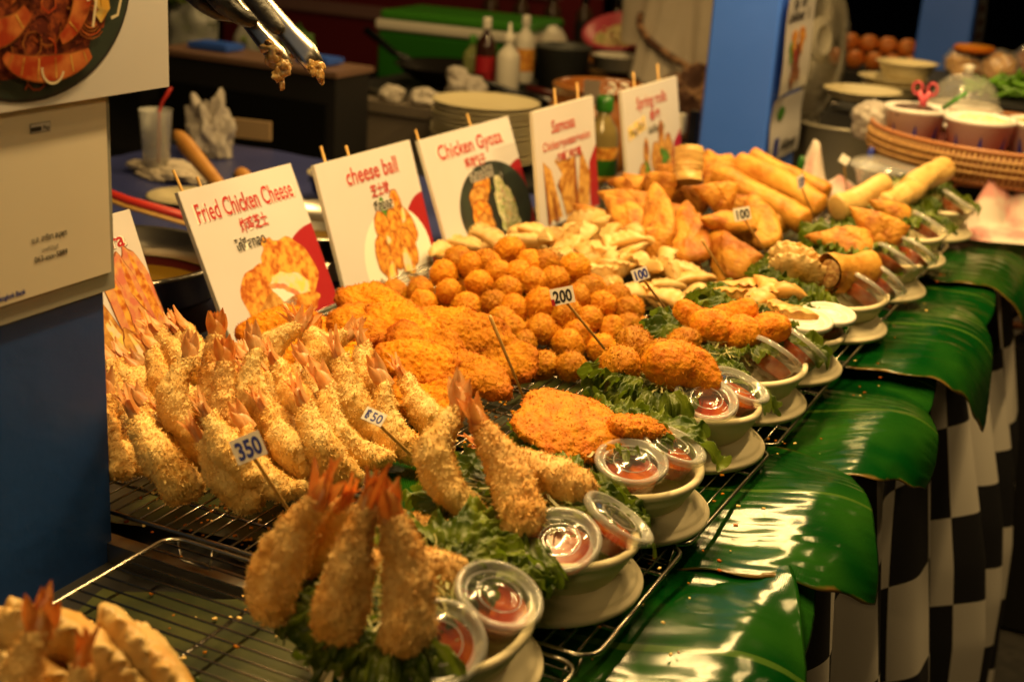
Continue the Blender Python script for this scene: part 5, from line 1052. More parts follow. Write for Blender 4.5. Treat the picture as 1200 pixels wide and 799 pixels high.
for i,(x,y,z,sx,l) in enumerate([(-1.985,3.32,-.012,.035,'rolled white napkin at the left on the grey bench'),(-1.88,3.32,-.010,.045,'crumpled white napkin in the middle of the grey bench'),(-1.80,3.33,-.014,.035,'crumpled white napkin at the right of the grey bench')]):
    crumple('napkin',l,'napkin',x,y,z,sx,.03,.028,20+i,'tissue',6,'white napkins on the grey bench')
g=G(); g.box((-1.93,3.31,-.030),(.42,.07,.03)); g.box((-1.93,3.30,-.46),(.36,.02,.82)); link('bench',g.mesh('bench',mat('grey bench laminate',(.16,.13,.10),.5),False),None,label='grey edged bench under the white napkins',category='bench')
# cooler
t=thing('cooler','bright green picnic cooler with a white band and lime lid','cooler',T(-2.27,4.3,-.10,R(4))); g=G(); g.box((0,0,.085),(.56,.30,.17)); o=link('cooler_body',g.mesh('cooler_body','green',False),t); b_=o.modifiers.new('b','BEVEL'); b_.width=.015; b_.segments=3
g=G(); g.box((0,0,.188),(.575,.315,.036)); o=link('white_band',g.mesh('white_band','white_pl',False),t); b_=o.modifiers.new('b','BEVEL'); b_.width=.008
g=G(); g.box((.01,0,.222),(.56,.31,.032)); o=link('lid',g.mesh('lid','limegreen',False),t); b_=o.modifiers.new('b','BEVEL'); b_.width=.012; b_.segments=3
g=G(); g.box((-2.2,4.32,-.49),(.9,.42,.775)); link('stand',g.mesh('stand','black',False),None,label='dark stand under the green cooler',category='stand')
# plate stack
for i in range(12):
    r=.140-.001*(i%2); g=G(); g.lathe([(0,0),(r*.62,0),(r*.9,.009),(r,.0125),(r+.001,.0150),(r-.004,.0150),(r*.88,.012),(r*.6,.004),(0,.004)],48)
    link('plate',g.mesh('plate','cream'),None,T(-1.625+.003*math.sin(i*2),3.19+.003*math.cos(i*3),-.113+.0130*i),label='cream plate in the tall stack behind the gyoza sign' if i<11 else 'topmost cream plate of the tall stack behind the gyoza sign',category='plate',group='stacked cream plates')
g=G(); g.box((-1.60,3.16,-.50),(.36,.34,.74)); link('stand',g.mesh('stand','black',False),None,label='dark stand under the stack of cream plates',category='stand')
crumple('plastic_bag','white plastic bag slumped behind the cream plates, left of the bottles','bag',-1.83,3.45,-.02,.055,.04,.065,31,'bag',6)
# bottles
def bottle(label,x,y,z,r,h,m,capm,neck=.35,labelm=None,nozzle=False):
    t=thing('bottle',label,'bottle',T(x,y,z)); g=G(); g.lathe([(0,0),(r*.95,0),(r,.006),(r,h*.62),(r*.85,h*.70),(r*neck,h*.80),(r*neck,h*.88),(0,h*.88)],28); link('bottle_body',g.mesh('bottle_body',m),t)
    g=G(); g.lathe([(r*neck*1.25,h*.86),(r*neck*1.25,h*.95),(r*neck*(.5 if nozzle else 1.2),h*.96),(r*neck*(.3 if nozzle else 1.1),h*(1.12 if nozzle else 1.0)),(0,h*(1.12 if nozzle else 1.0))],20); link('cap',g.mesh('cap',capm),t)
    if labelm: g=G(); g.lathe([(r+.0008,h*.18),(r+.0008,h*.52)],28); link('label_band',g.mesh('label_band',labelm),t)
    return t
bottle('white squeeze bottle with a pointed nozzle beside the dark sauce bottle',-1.80,3.66,-.03,.034,.20,'white_pl','white_pl',nozzle=True)
bottle('tall dark brown sauce bottle with a reddish label',-1.885,3.68,-.03,.030,.23,mat('dark soy bottle',(.03,.010,.006),.12),'white_pl',labelm='ink_crimson')
bottle('short clear bottle with a green cap left of the dark sauce bottle',-1.95,3.72,-.03,.028,.17,mat('pale green liquid',(.20,.22,.08),.2),'limegreen')
bottle('small white bottle with a red and yellow label behind the squeeze bottle',-1.84,3.85,.0,.030,.20,'white_pl','white_pl',labelm='p_orange')
bottle('green capped clear bottle with a fruit label, right of the Samosa sign',-1.105,2.72,-.045,.036,.215,mat('clear bottle of oil',(.20,.15,.05),.12),'green',neck=.42,labelm='p_orange')
g=G(); g.lathe([(.0369,.05),(.0369,.085)],28); link('bottle_sticker',g.mesh('bottle_sticker','green'),bpy.data.objects['bottle.004'])
# dark waste bin
g=G(); g.lathe([(0,0),(.07,0),(.085,.16),(.09,.163),(.088,.17),(.082,.168),(.068,.006),(0,.006)],28); link('waste_bin',g.mesh('waste_bin',mat('dark grey plastic',(.045,.048,.045),.5)),None,T(-1.77,3.98,-.06),label='dark grey plastic tub behind the squeeze bottle',category='tub')
# clay jar with lid
lathe_thing('glazed_jar','wide brown glazed jar with a bright rim behind the Samosa sign','jar',-1.35,3.30,-.13,[(0,0),(.09,0),(.125,.06),(.140,.13),(.135,.18),(.118,.208),(.118,.222),(.128,.228),(.128,.236),(.112,.240),(.108,.225),(.10,.21),(0,.20)],'clay',56)
g=G(); g.box((-1.33,3.30,-.51),(.34,.30,.74)); link('stand',g.mesh('stand','black',False),None,label='dark stand under the brown glazed jar',category='stand')
# hair clips / white numerals card on jar front
t=thing('number_cutouts','pair of small white plastic clips above the green bottle cap','clips',T(-1.135,2.86,.158,R(25))); 
for k,dx in enumerate((-.014,.014)):
    g=G(); g.tube(np.c_[arc(dx,0,.008,-2.2,2.4,14,.009)[:,0],np.zeros(14),arc(dx,0,.008,-2.2,2.4,14,.009)[:,1]+.010],.0032,7); g.tube(np.c_[arc(dx,0,.007,.6,5.4,14,.008)[:,0],np.zeros(14),arc(dx,0,.007,.6,5.4,14,.008)[:,1]-.008],.0032,7); link('clip',g.mesh('clip','white_pl'),t)
g=G(); g.box((-1.20,2.87,.150),(.035,.004,.055),rz=.3); link('foil_packet',g.mesh('foil_packet','aluminium',False),None,label='small silver packet beside the white clips over the jar',category='packet')
# cup of skewers with pink flower between gyoza and samosa signs
t=thing('skewer_cup','cup of bamboo skewers topped with pink petals between the gyoza and samosa signs','cup',T(-1.22,2.42,-.095)); g=G(); g.lathe([(0,0),(.028,0),(.034,.08),(.032,.08),(.026,.004),(0,.004)],24); link('cup_body',g.mesh('cup_body','clearcup'),t)
rr=random.Random(9)
for k in range(16):
    a,b=rr.uniform(0,6.28),rr.uniform(.2,1); g=G(); g.tube([(.016*b*math.cos(a),.016*b*math.sin(a),.005),(.026*b*math.cos(a),.026*b*math.sin(a),.18+rr.uniform(-.01,.01))],.0018,5); link('skewer',g.mesh('skewer','bamboo'),t)
V,F=ico(4); V=V*np.array([.034,.034,.022])*(1+.35*vn(V,4,3))[:,None]+[0,0,.205]; g=G(); g.add(V,F); link('pink_petals',g.mesh('pink_petals',mat('hot pink paper',(.6,.06,.2),.6)),t)
V,F=ico(4); V=V*np.array([.030,.030,.02])*(1+.35*vn(V,5,6))[:,None]+[0,0,.170]; g=G(); g.add(V,F); link('greenery',g.mesh('greenery','greens'),t)
# shelf behind: dome bowl, basket, pots, woven tray
t=thing('back_shelf','back shelf with a woven front carrying bowls and the pink basket','shelf'); g=G(); g.box((-1.93,4.45,.02),(.80,.42,.02)); link('shelf_board',g.mesh('shelf_board','steel',False),t); g=G(); g.box((-1.93,4.45,-.44),(.74,.36,.87)); link('shelf_body',g.mesh('shelf_body','black',False),t)
g=G()
for k in range(44): g.tube([(-2.28+k*.0165,4.232,-.075),(-2.28+k*.0165,4.232,.008)],.0045,6)
g.tube([(-2.3,4.23,.008),(-1.55,4.23,.008)],.006,6); g.tube([(-2.3,4.23,-.078),(-1.55,4.23,-.078)],.006,6); link('woven_front',g.mesh('woven_front','rattan'),t)
lathe_thing('upturned_bowl','white bowl turned upside down like a dome on the back shelf','bowl',-2.03,4.35,.035,[(.112,0),(.108,.012),(.09,.06),(.06,.088),(.03,.094),(0,.095)],'white_pl')
crumple('cut_vegetables','red and orange cut vegetables beside the upturned bowl','vegetables',-1.88,4.30,.03,.07,.04,.02,41,'p_orange',6)
t=thing('pink_basket','coral pink plastic basket tilted forward with chopped garlic','basket',T(-1.74,4.42,.05)@Matrix.Rotation(R(22),4,'X'))
g=G(); g.lathe([(0,0),(.095,0),(.125,.075),(.137,.080),(.137,.090),(.120,.088),(.092,.008),(0,.006)],40); link('basket_wall',g.mesh('basket_wall','pinkred'),t)
g=G()
for k in range(36): 
    a=2*math.pi*k/36; g.tube([(.098*math.cos(a),.098*math.sin(a),.004),(.129*math.cos(a),.129*math.sin(a),.076)],.0025,5)
link('basket_ribs',g.mesh('basket_ribs','red'),t)
g=G(); r_=np.random.default_rng(6); V,F=ico(1)
for k in range(420):
    q=.098*math.sqrt(r_.random()); a=r_.uniform(0,6.28); g.add(V*r_.uniform(.004,.009)*r_.uniform(.6,1.3,3)+[q*math.cos(a),q*math.sin(a),.055+.02*(1-q/.1)+r_.normal(0,.004)],F)
link('chopped_garlic',g.mesh('chopped_garlic',mat('chopped garlic',(.62,.50,.24),.6,n=(30,(.40,.42,.12),.5,.65))),t)
for i,(x,y,r,h,l) in enumerate([(-1.93,4.18,.065,.045,'low white tub at the left front of the back shelf'),(-1.80,4.17,.032,.050,'small dark steel pot in the middle of the back shelf'),(-1.66,4.16,.080,.045,'wide white tub at the right front of the back shelf')]):
    lathe_thing('tub',l,'tub',x,y,.031,[(0,0),(r*.9,0),(r,h),(r*1.03,h),(r*.96,h*.97),(r*.86,.004),(0,.004)],'steel' if i==1 else 'white_pl')
for i in range(9):
    x=-2.55+i*.135; c_=['ink_red','p_orange','p_orange','black','yellow','p_orange','limegreen','clay','clay'][i]
    bottle('blurred condiment bottle in the row along the very top, behind the cooler' ,x,5.0,-.02,.034,.20,mat('condiment glass',(.06,.03,.015),.2),'blackgloss',labelm=c_)['group']='condiment bottles behind the cooler'
g=G(); g.box((-2.1,5.05,-.45),(1.3,.3,.86)); link('counter',g.mesh('counter','black',False),None,label='dark counter under the row of condiment bottles',category='counter')
# person with loose pale shirt standing behind
def person():
    x,y=-1.37,4.20; P=[(x,y,.06),(x,y,.25),(x,y+.0,.42),(x,y-.02,.52),(x,y-.03,.58),(x,y-.05,.66),(x,y-.06,.75)]; E_=[(0,1),(1,2),(2,3),(3,4),(4,5),(5,6)]; Rr=[(.15,.11),(.135,.10),(.16,.10),(.10,.075),(.048,.05),(.07,.085),(.068,.085)]
    def ch(s,pts,rad):
        pr=s
        for p,r in zip(pts,rad): P.append(p); Rr.append((r,r)); E_.append((pr,len(P)-1)); pr=len(P)-1
    ch(0,[(x-.09,y,-.06),(x-.10,y-.02,-.42),(x-.10,y,-.80),(x-.10,y-.12,-.85)],[.085,.058,.040,.035]); ch(0,[(x+.09,y,-.06),(x+.10,y-.02,-.42),(x+.10,y,-.80),(x+.10,y-.12,-.85)],[.085,.058,.040,.035])
    ch(2,[(x-.20,y,.46),(x-.24,y+.04,.22),(x-.21,y+.05,.02),(x-.20,y+.04,-.05)],[.055,.042,.030,.032]); ch(2,[(x+.20,y,.46),(x+.26,y-.04,.22),(x+.24,y-.16,.04),(x+.23,y-.20,-.02)],[.055,.042,.032,.034])
    hl=len(P)-1; 
    for k in range(4): ch(hl,[(x+.215+.012*k,y-.225,-.06),(x+.215+.012*k,y-.230,-.095-.004*(k%2))],[.010,.008])
    ch(hl,[(x+.20,y-.23,-.035),(x+.195,y-.245,-.06)],[.011,.009])
    t=thing('person','person in a loose pale shirt and light apron standing at the back','person')
    skin('body',P,E_,Rr,'skin',t)
    V,F=ico(4); V=V*np.array([.082,.098,.115])+[x,y-.05,.74]; V=V[:]; g=G(); keep=[f for f in F if all(V[i][2]>.74 or V[i][1]>y-.02 for i in f)]; g.add(V*1.0,keep); link('hair',g.mesh('hair','black'),t)
    def cloth(name,prof,m,n=90,fold=.02,seed=1,ph=9):
        g=G(); V=[]
        for rx,ry,z,f in prof:
            for k in range(n):
                a=2*math.pi*k/n; q=1+f*(math.sin(a*ph+seed+z*3)*.5+math.sin(a*17+seed*2)*.3+.4*math.sin(a*5+z*8)); V.append((x+rx*q*math.cos(a),y+ry*q*math.sin(a),z))
        g.grid(V,len(prof),n,wrapv=True); link(name,g.mesh(name,m),t)
    cloth('shirt',[(.09,.08,.56,.0),(.19,.12,.52,.02),(.215,.145,.42,.06),(.20,.14,.34,.10),(.20,.14,.26,.13),(.205,.15,.18,.16),(.215,.155,.12,.19),(.225,.165,.06,.21),(.235,.175,.02,.23)],'greycloth')
    cloth('apron',[(.19,.135,.07,.06),(.20,.15,.0,.12),(.21,.16,-.1,.16),(.22,.17,-.2,.18),(.23,.18,-.42,.20)],mat('light grey apron',(.40,.35,.29),.85,n=(6,(.32,.27,.22),.4,.7)),seed=3,ph=6)
    g=G(); th=np.linspace(2.9,6.6,24); g.tube([(x+.232*math.cos(a),y+.182*math.sin(a),.24-.32*(a-2.9)/3.7) for a in th],.011,8); link('sash',g.mesh('sash','floral'),t)
    for s in (-1,1):
        g=G(); g.tube([(x+s*.17,y,.50),(x+s*.22,y-.01,.40),(x+s*.245,y+.01*(1-s),.28),(x+s*.25,y+.02*(1-s),.12)],[.07,.07,.062,.062],18,cap=False); link('sleeve',g.mesh('sleeve','greycloth'),t)
person()
t=thing('stool_back','rounded grey back of a chair beside the person, left of the bright blue pole','chair',T(-1.04,3.72,0)); 
g=G(); prof=[(math.copysign(abs(math.cos(a))**.7,math.cos(a))*.075,math.copysign(abs(math.sin(a))**.7,math.sin(a))*.095) for a in np.linspace(0,2*math.pi,40,endpoint=False)]
V=[(px_,dy+.03*(1-(px_/.075)**2)*0,.20+pz_) for dy in (-.012,-.008,.012) for px_,pz_ in [(a*(1 if dy!=-.012 else .93),b*(1 if dy!=-.012 else .95)) for a,b in prof]]; g.grid(V,3,40,wrapv=True); g.add(V[:40],[tuple(range(40))]); g.add(V[-40:],[tuple(range(40))]); link('backrest',g.mesh('backrest','greyfan'),t)
g=G(); g.box((0,.12,-.10),(.18,.22,.03)); link('seat',g.mesh('seat','greyfan',False),t)
for sx in(-1,1):
    for sy in (0,1): 
        g=G(); g.tube([(sx*.07,.02+sy*.2,-.11 if sy else .15),(sx*.085,.0+sy*.22,-.87)],.011,8); link('leg',g.mesh('leg','greyfan'),t)
crumple('cloth_bundle','patterned brown cloth bundle left of the bright blue pole','cloth',-1.22,3.62,-.06,.11,.06,.12,51,'floral',5)
g=G(); g.box((-1.15,3.62,-.5),(.36,.24,.72)); link('stand',g.mesh('stand','black',False),None,label='dark stand under the patterned cloth bundle',category='stand')
t=thing('white_adapter','small white plastic adapter box left of the bright blue pole','adapter',T(-1.105,3.20,.035)); g=G(); g.box((0,0,.018),(.034,.03,.045)); o=link('adapter_body',g.mesh('adapter_body','white_pl',False),t); g=G(); g.box((0,0,-.025),(.020,.012,.045)); link('adapter_stem',g.mesh('adapter_stem','white_pl',False),t)
g=G(); g.box((-1.10,3.22,-.43),(.10,.10,.80)); g.box((-1.06,3.19,.03),(.02,.02,.12)); link('stand',g.mesh('stand','blackgloss',False),None,label='narrow black stand under the white adapter box',category='stand')

# ------------------------------------------------------------------ notices on the middle pole, fan
def paper(label,y0,y1,z0,z1,x,draw,bend=.02):
    t=thing('notice',label,'notice',Matrix(((0,0,1,x),(1,0,0,y0),(0,1,0,z0),(0,0,0,1)))); W,H=y1-y0,z1-z0; g=G(); n=16; V=[]
    for i in range(n):
        for j in range(n): u,v=i/(n-1),j/(n-1); V.append((u*W,v*H,.002+bend*(1-u)**3*.6+.002*math.sin(v*7)))
    g.grid(V,n,n); link('paper',g.mesh('paper','sign'),t)
    g=G(); draw(g,W,H)
    for a in g.v: a[:,2]+=.0035+bend*(1-np.clip(a[:,0]/W,0,1))**3*.6+.002*np.sin(a[:,1]/H*7)
    link('print',g.mesh('print',['ink_black','p_green','p_orange','ink_crimson','p_noodle','ink_blue','limegreen'],False),t)
def dA(g,W,H):
    put_text(g,'Peng So Crew',W*.5,H*.86,0,.036,0,.001,wmax=W*.78); put_text(g,'คิว 10',W*.5,H*.73,0,.028,0,.001,wmax=W*.42); put_text(g,'Lekker 1',W*.5,H*.62,0,.034,0,.001,wmax=W*.70)
    for k in range(5): blob(g,W*(.35+.08*k),H*(.36+.10*math.sin(k*2)),W*.09,H*.10,.0002*k,(1,2,3,4,2)[k],.3*k,.2,k)
    blob(g,W*.52,H*.15,W*.16,H*.10,.001,4,0,.2,2)
def dB(g,W,H):
    blob(g,W*.30,H*.74,W*.12,H*.11,0,6,0,0,1); blob(g,W*.30,H*.74,W*.06,H*.06,.0002,0,0,.2,1); g.box((W*.22,H*.22,.0002),(W*.16,H*.30,.0004),5); put_text(g,'Alipay',W*.62,H*.14,0,.034,0,.001,wmax=W*.52)
paper('long curled menu paper taped to the side of the bright blue pole',3.13,3.44,.150,.42,-.866,dA,.03); paper('small payment sticker sheet below the curled menu paper on the bright blue pole',3.155,3.43,-.01,.142,-.866,dB,.004)
g=G(); paper('faded menu paper on the side of the farthest blue pole',4.90,5.15,.12,.40,-.698,lambda g,W,H:[put_text(g,'MENU',W*.5,H*.8,0,.04,3,.001,wmax=W*.6)]+[blob(g,W*.5,H*(.2+.16*k),W*.25,H*.05,.0002,4,0,.1,k) for k in range(3)],.01)
t=thing('standing_fan','grey standing fan with a round wire guard behind the bright blue pole','fan',T(-.93,3.60,0))
fa=Matrix.Translation((0,0,.240))@Matrix.Rotation(R(74),4,'Z')@Matrix.Rotation(R(82),4,'X')
def ringp(r,z,n=60): return [(r*math.cos(2*math.pi*k/n),r*math.sin(2*math.pi*k/n),z) for k in range(n)]
Rf=.215
g=G(); g.tube(ringp(Rf,0),.0085,8,closed=True); g.tube(ringp(Rf*.62,.045),.0015,5,closed=True); link('guard_ring',g.mesh('guard_ring','greyfan'),t,fa)
for s,nm in ((1,'front_guard'),(-1,'rear_guard')):
    g=G()
    for k in range(84):
        a=2*math.pi*k/84; P=[]
        for q in range(7):
            u=q/6; r_=.055+(Rf-.055)*u; P.append((r_*math.cos(a+.12*u),r_*math.sin(a+.12*u),s*.055*math.sqrt(max(0,1-u**2.6))))
        g.tube(P,.0013,4,cap=False)
    link(nm,g.mesh(nm,'fanwire'),t,fa)
g=G(); g.lathe([(0,.062),(.034,.062),(.036,.066),(.041,.066),(.043,.061),(.050,.061),(.058,.056),(.058,.048),(0,.048)],36); link('front_badge',g.mesh('front_badge','greyfan'),t,fa)
for k in range(3):
    g=G(); V=[]
    for i in range(12):
        for j in range(8):
            u,v=i/11,j/7-.5; r_=.03+.155*u; a=v*(1.15-.25*u)*(1 if u<.9 else .8)+2*math.pi*k/3+.35*u; V.append((r_*math.cos(a),r_*math.sin(a),.028*v*1.6))
    g.grid(V,12,8); link('fan_blade',g.mesh('fan_blade',mat('smoky fan blade',(.07,.06,.05),.3)),t,fa)
g=G(); g.lathe([(0,-.12),(.045,-.118),(.058,-.10),(.060,-.06),(.05,-.045),(0,-.045)],28); link('motor_housing',g.mesh('motor_housing','greyfan'),t,fa)
g=G(); g.tube([(-.06,.05,.20),(-.06,.06,-.84)],.014,10); g.lathe([(0,0),(.17,0),(.16,.02),(.03,.04),(0,.04)],36,0,(-.06,.06,-.878)); link('stand_pole',g.mesh('stand_pole','greyfan'),t)
# steel pot and rack behind the fan
g=G(); g.lathe([(0,0),(.125,0),(.13,.01),(.13,.17),(.136,.174),(.136,.18),(.126,.18),(.124,.012),(0,.01)],48); link('steel_pot',g.mesh('steel_pot',mat('dull aluminium',(.34,.31,.24),.45,.4)),None,T(-.80,3.66,-.14),label='large dull steel pot standing behind the fan guard',category='pot')
g=G(); g.box((-.78,3.7,-.51),(.40,.34,.73)); link('stand',g.mesh('stand','black',False),None,label='dark stand under the steel pot behind the fan',category='stand')
t=thing('dish_rack','chromed dish rack with shiny rims behind the fan','rack',T(-.86,3.93,.06))
for k in range(3):
    g=G(); g.tube([(-.16,-.05+.05*k,-.01+.012*k),(.22,-.05+.05*k,-.01+.012*k)],.004,6); link('rail',g.mesh('rail','chrome'),t)
for k in range(16): g=G(); g.tube([(-.15+k*.024,-.05,-.008),(-.15+k*.024,-.05,.03),(-.15+k*.024,.05,.03),(-.15+k*.024,.05,.016)],.0018,5); link('wire',g.mesh('wire','chrome'),t)
g=G(); g.box((-.83,3.95,-.42),(.44,.2,.90)); link('stand',g.mesh('stand','black',False),None,label='dark stand under the chromed dish rack',category='stand')
# oranges
rr=random.Random(12); V0,F0=ico(3); me=G().add(V0*.033*(1+.12*vn(V0,1.6,3))[:,None],F0).mesh('orange','orangefruit')
lay=[(-1.16+.067*i+(.03 if r_%2 else 0),5.0+.05*r_,.055+.052*r_) for r_ in range(2) for i in range(8-r_)]
for i,(x,y,z) in enumerate(lay): link('orange',me,None,T(x,y,z,rr.uniform(0,6)),label='glowing orange fruit in the heap behind the fan',category='orange',group='heap of orange fruit behind the fan')
g=G(); g.box((-.93,5.07,-.43),(.62,.3,.90)); link('stand',g.mesh('stand','black',False),None,label='dark stand under the heap of oranges',category='stand')
# stacked cream bowls
def sbowl(r,h): 
    g=G(); g.lathe([(0,0),(r*.6,0),(r*.80,h*.45),(r*.96,h*.93),(r*1.04,h),(r*1.045,h+.002),(r*.95,h-.001),(r*.78,h*.5),(r*.58,.004),(0,.004)],44); return g.mesh('stacked_bowl','cream')
for i,(x,y,z,r,h,l) in enumerate([(-.735,3.90,.075,.085,.045,'lowest cream bowl of the pile behind the rattan tray'),(-.74,3.90,.108,.092,.03,'second cream bowl from the bottom, wider rim'),(-.71,3.90,.130,.080,.052,'topmost cream bowl of the pile, rim up')]): link('stacked_bowl',sbowl(r,h),None,T(x,y,z),label=l,category='bowl',group='cream bowls piled behind the rattan tray')
lathe_thing('plate','wide cream plate lying in front of the piled cream bowls','plate',-.76,3.62,.115,[(0,0),(.06,0),(.098,.014),(.10,.018),(.095,.018),(.06,.006),(0,.006)],'cream')
lathe_thing('plate','cream plate under the wide one, beside the fan','plate',-.77,3.63,.100,[(0,0),(.05,0),(.078,.012),(.08,.016),(.075,.016),(.05,.006),(0,.006)],'cream')
g=G(); g.box((-.72,3.78,-.39),(.26,.42,.92)); link('stand',g.mesh('stand','black',False),None,label='dark stand under the piled cream bowls',category='stand')
# rattan tray table
TX,TY,TZ,TR=-.33,3.16,.085,.30
t=thing('rattan_tray','round woven rattan tray table carrying the white cups','tray table',T(TX,TY,TZ))
g=G(); g.lathe([(0,0),(TR-.02,0),(TR-.02,.006),(0,.006)],60); link('tray_floor',g.mesh('tray_floor',mat('red tray lining',(.10,.012,.012),.7)),t)
g=G(); g.lathe([(TR-.022,.0),(TR-.008,.048),(TR,.050),(TR-.006,.0),(TR-.012,-.012),(TR-.03,-.012)],80); g.tube(ringp(TR-.002,.052,80),.006,8,closed=True); g.tube(ringp(TR-.010,-.012,80),.006,8,closed=True); link('tray_wall',g.mesh('tray_wall','rattandark'),t)
g=G(); me=None; g.tube([(TR-.004,0,-.010),(TR+.004,.004,.020),(TR+.001,.008,.048)],.0026,6); me=g.mesh('cane','rattan')
for k in range(170): link('cane',me,t,Matrix.Rotation(2*math.pi*k/170,4,'Z'))
g=G(); g.tube(ringp(TR+.004,.008,80),.0030,6,closed=True); g.tube(ringp(TR+.005,.022,80),.0030,6,closed=True); g.tube(ringp(TR+.004,.036,80),.0030,6,closed=True); link('woven_band',g.mesh('woven_band','rattan'),t)
for k in range(6):
    a=2*math.pi*k/6+R(-112); g=G(); cx_,sx_=math.cos(a),math.sin(a); p=lambda da,r_,z:(r_*math.cos(a+da),r_*math.sin(a+da),z)
    g.tube([p(0,TR-.03,-.012),p(0,TR-.035,-.30)],.010,8); g.tube([p(-.08,TR-.03,-.30)]+[p(-.08,TR-.03,-.07),p(-.10,TR-.03,-.04),p(-.16,TR-.03,-.022),p(-.44,TR-.03,-.020)],.006,6); g.tube([p(.08,TR-.03,-.30),p(.08,TR-.03,-.07),p(.10,TR-.03,-.04),p(.16,TR-.03,-.022),p(.44,TR-.03,-.020)],.006,6); link('leg',g.mesh('leg','rattandark'),t)
g=G(); g.tube(ringp(TR-.035,-.30,60),.008,6,closed=True); link('foot_ring',g.mesh('foot_ring','rattandark'),t)
g=G(); g.box((TX,TY+.02,-.56),(.80,.62,.62)); link('stand',g.mesh('stand','black',False),None,label='dark box stand under the rattan tray table',category='stand')
def wcup(label,x,y,r,h,fill,fm):
    t=thing('white_cup',label,'cup',T(x,y,TZ+.007),'white cups on the rattan tray'); g=G(); g.lathe([(0,0),(r*.78,0),(r*.97,h*.86),(r*1.02,h*.88),(r*1.04,h),(r*.97,h),(r*.74,.006),(0,.006)],44); link('cup_body',g.mesh('cup_body','ceram'),t)
    V,F=ico(4); V=V*np.array([r*.86,r*.86,.014])*(1+.25*vn(V,4,x*9))[:,None]+[0,0,h*.86]; g=G(); g.add(V,F); link(fill,g.mesh(fill,fm),t)
    for k in range(3):
        a=R(-125+k*48); g=G(); rr_=lambda z:r*(.78+.19*z/(h*.86))+.0008; 
        for q in range(3):
            z=h*.20+q*h*.12; w_=.010-.003*q; V=[(rr_(z)*math.cos(a-w_/r),rr_(z)*math.sin(a-w_/r),z),(rr_(z)*math.cos(a+w_/r),rr_(z)*math.sin(a+w_/r),z),(rr_(z+h*.2)*math.cos(a),rr_(z+h*.2)*math.sin(a),z+h*.2)]; g.add(V,[(0,1,2)])
        link('tree_print',g.mesh('tree_print','ink_blue',False),t)
wcup('left white cup with a blue tree print holding dark tongs and pink scissors',-.530,3.10,.066,.085,'dark_clips',mat('dark utensils',(.06,.03,.02),.4))
wcup('middle white cup with a blue tree print holding chopped vegetables',-.388,3.06,.072,.085,'chopped_vegetables','p_slaw')
wcup('right white cup with a blue tree print, cut by the right edge',-.268,3.12,.070,.085,'pale_filling','cabbage')
t=thing('scissors','open pink handled scissors standing in the left white cup','scissors',T(-.520,3.11,.175))
for s in (-1,1):
    g=G(); g.tube([(s*.016+.010*math.cos(a),0,.040+.013*math.sin(a)) for a in np.linspace(0,6.28,20,endpoint=False)],.0032,7,closed=True); g.tube([(s*.012,0,.035),(0,0,.010),(-s*.012,0,-.03)],[.006,.008,.004],7); link('handle',g.mesh('handle','pinkred'),t)
g=G(); g.tube([(.03,0,-.01),(.075,0,.03)],.005,7); link('utensil_handle',g.mesh('utensil_handle','limegreen'),None,T(-.51,3.13,.185),label='small green utensil handle leaning right in the left cup',category='utensil')
crumple('plastic_bag','translucent pinkish bag on the tray left of the first cup','bag',-.615,3.13,.09,.055,.05,.055,61,'bag',5)
lathe_thing('white_dish','low white dish behind the cups on the rattan tray','dish',-.40,3.26,.092,[(0,0),(.07,0),(.09,.03),(.092,.032),(.088,.032),(.068,.004),(0,.004)],'ceram')
t=thing('dome_cover','clear dome cover with a knob behind the white cups','dome cover',T(-.475,3.40,.150)); dm=clear_plastic('dome plastic',base=.14,rough=.12); g=G(); g.lathe([(.078,0),(.080,.004),(.078,.02),(.066,.048),(.045,.066),(.015,.075),(0,.076)],40); link('dome',g.mesh('dome',dm),t); g=G(); g.lathe([(0,.076),(.012,.076),(.010,.086),(.014,.094),(0,.098)],20); g.tube(ringp(.080,.002,48),.003,6,closed=True); link('knob_and_rim',g.mesh('knob_and_rim','white_pl'),t)
lathe_thing('white_dish','dish under the clear dome cover','dish',-.475,3.40,.118,[(0,0),(.06,0),(.088,.028),(.09,.03),(.086,.03),(.058,.004),(0,.004)],'ceram')
# green chillies pile
t=thing('chilli_pile','pile of long green chillies at the right edge behind the cups','chillies',T(-.385,3.66,.155)); r_=np.random.default_rng(9); cm=[]
for s in range(3):
    g=G(); P=[(-.045+.015*k,.006*math.sin(k*.9+s),.003*math.sin(k+s)) for k in range(7)]; g.tube(P,[.002,.0055,.0065,.0065,.006,.004,.0012],8); cm.append(g.mesh('chilli','beans'))
for k in range(90):
    q=.10*math.sqrt(r_.random()); a=r_.uniform(0,6.28); link('chilli',cm[k%3],t,T(q*1.15*math.cos(a),q*.8*math.sin(a),.01+.055*(1-q/.10)*r_.random(),r_.uniform(0,6.28))@Matrix.Rotation(r_.normal(0,.35),4,'Y'))
g=G(); g.box((-.36,3.66,.145),(.34,.26,.012)); g.box((-.36,3.66,-.38),(.30,.22,.98)); link('stand',g.mesh('stand','black',False),None,label='dark stand and board under the green chillies',category='stand')
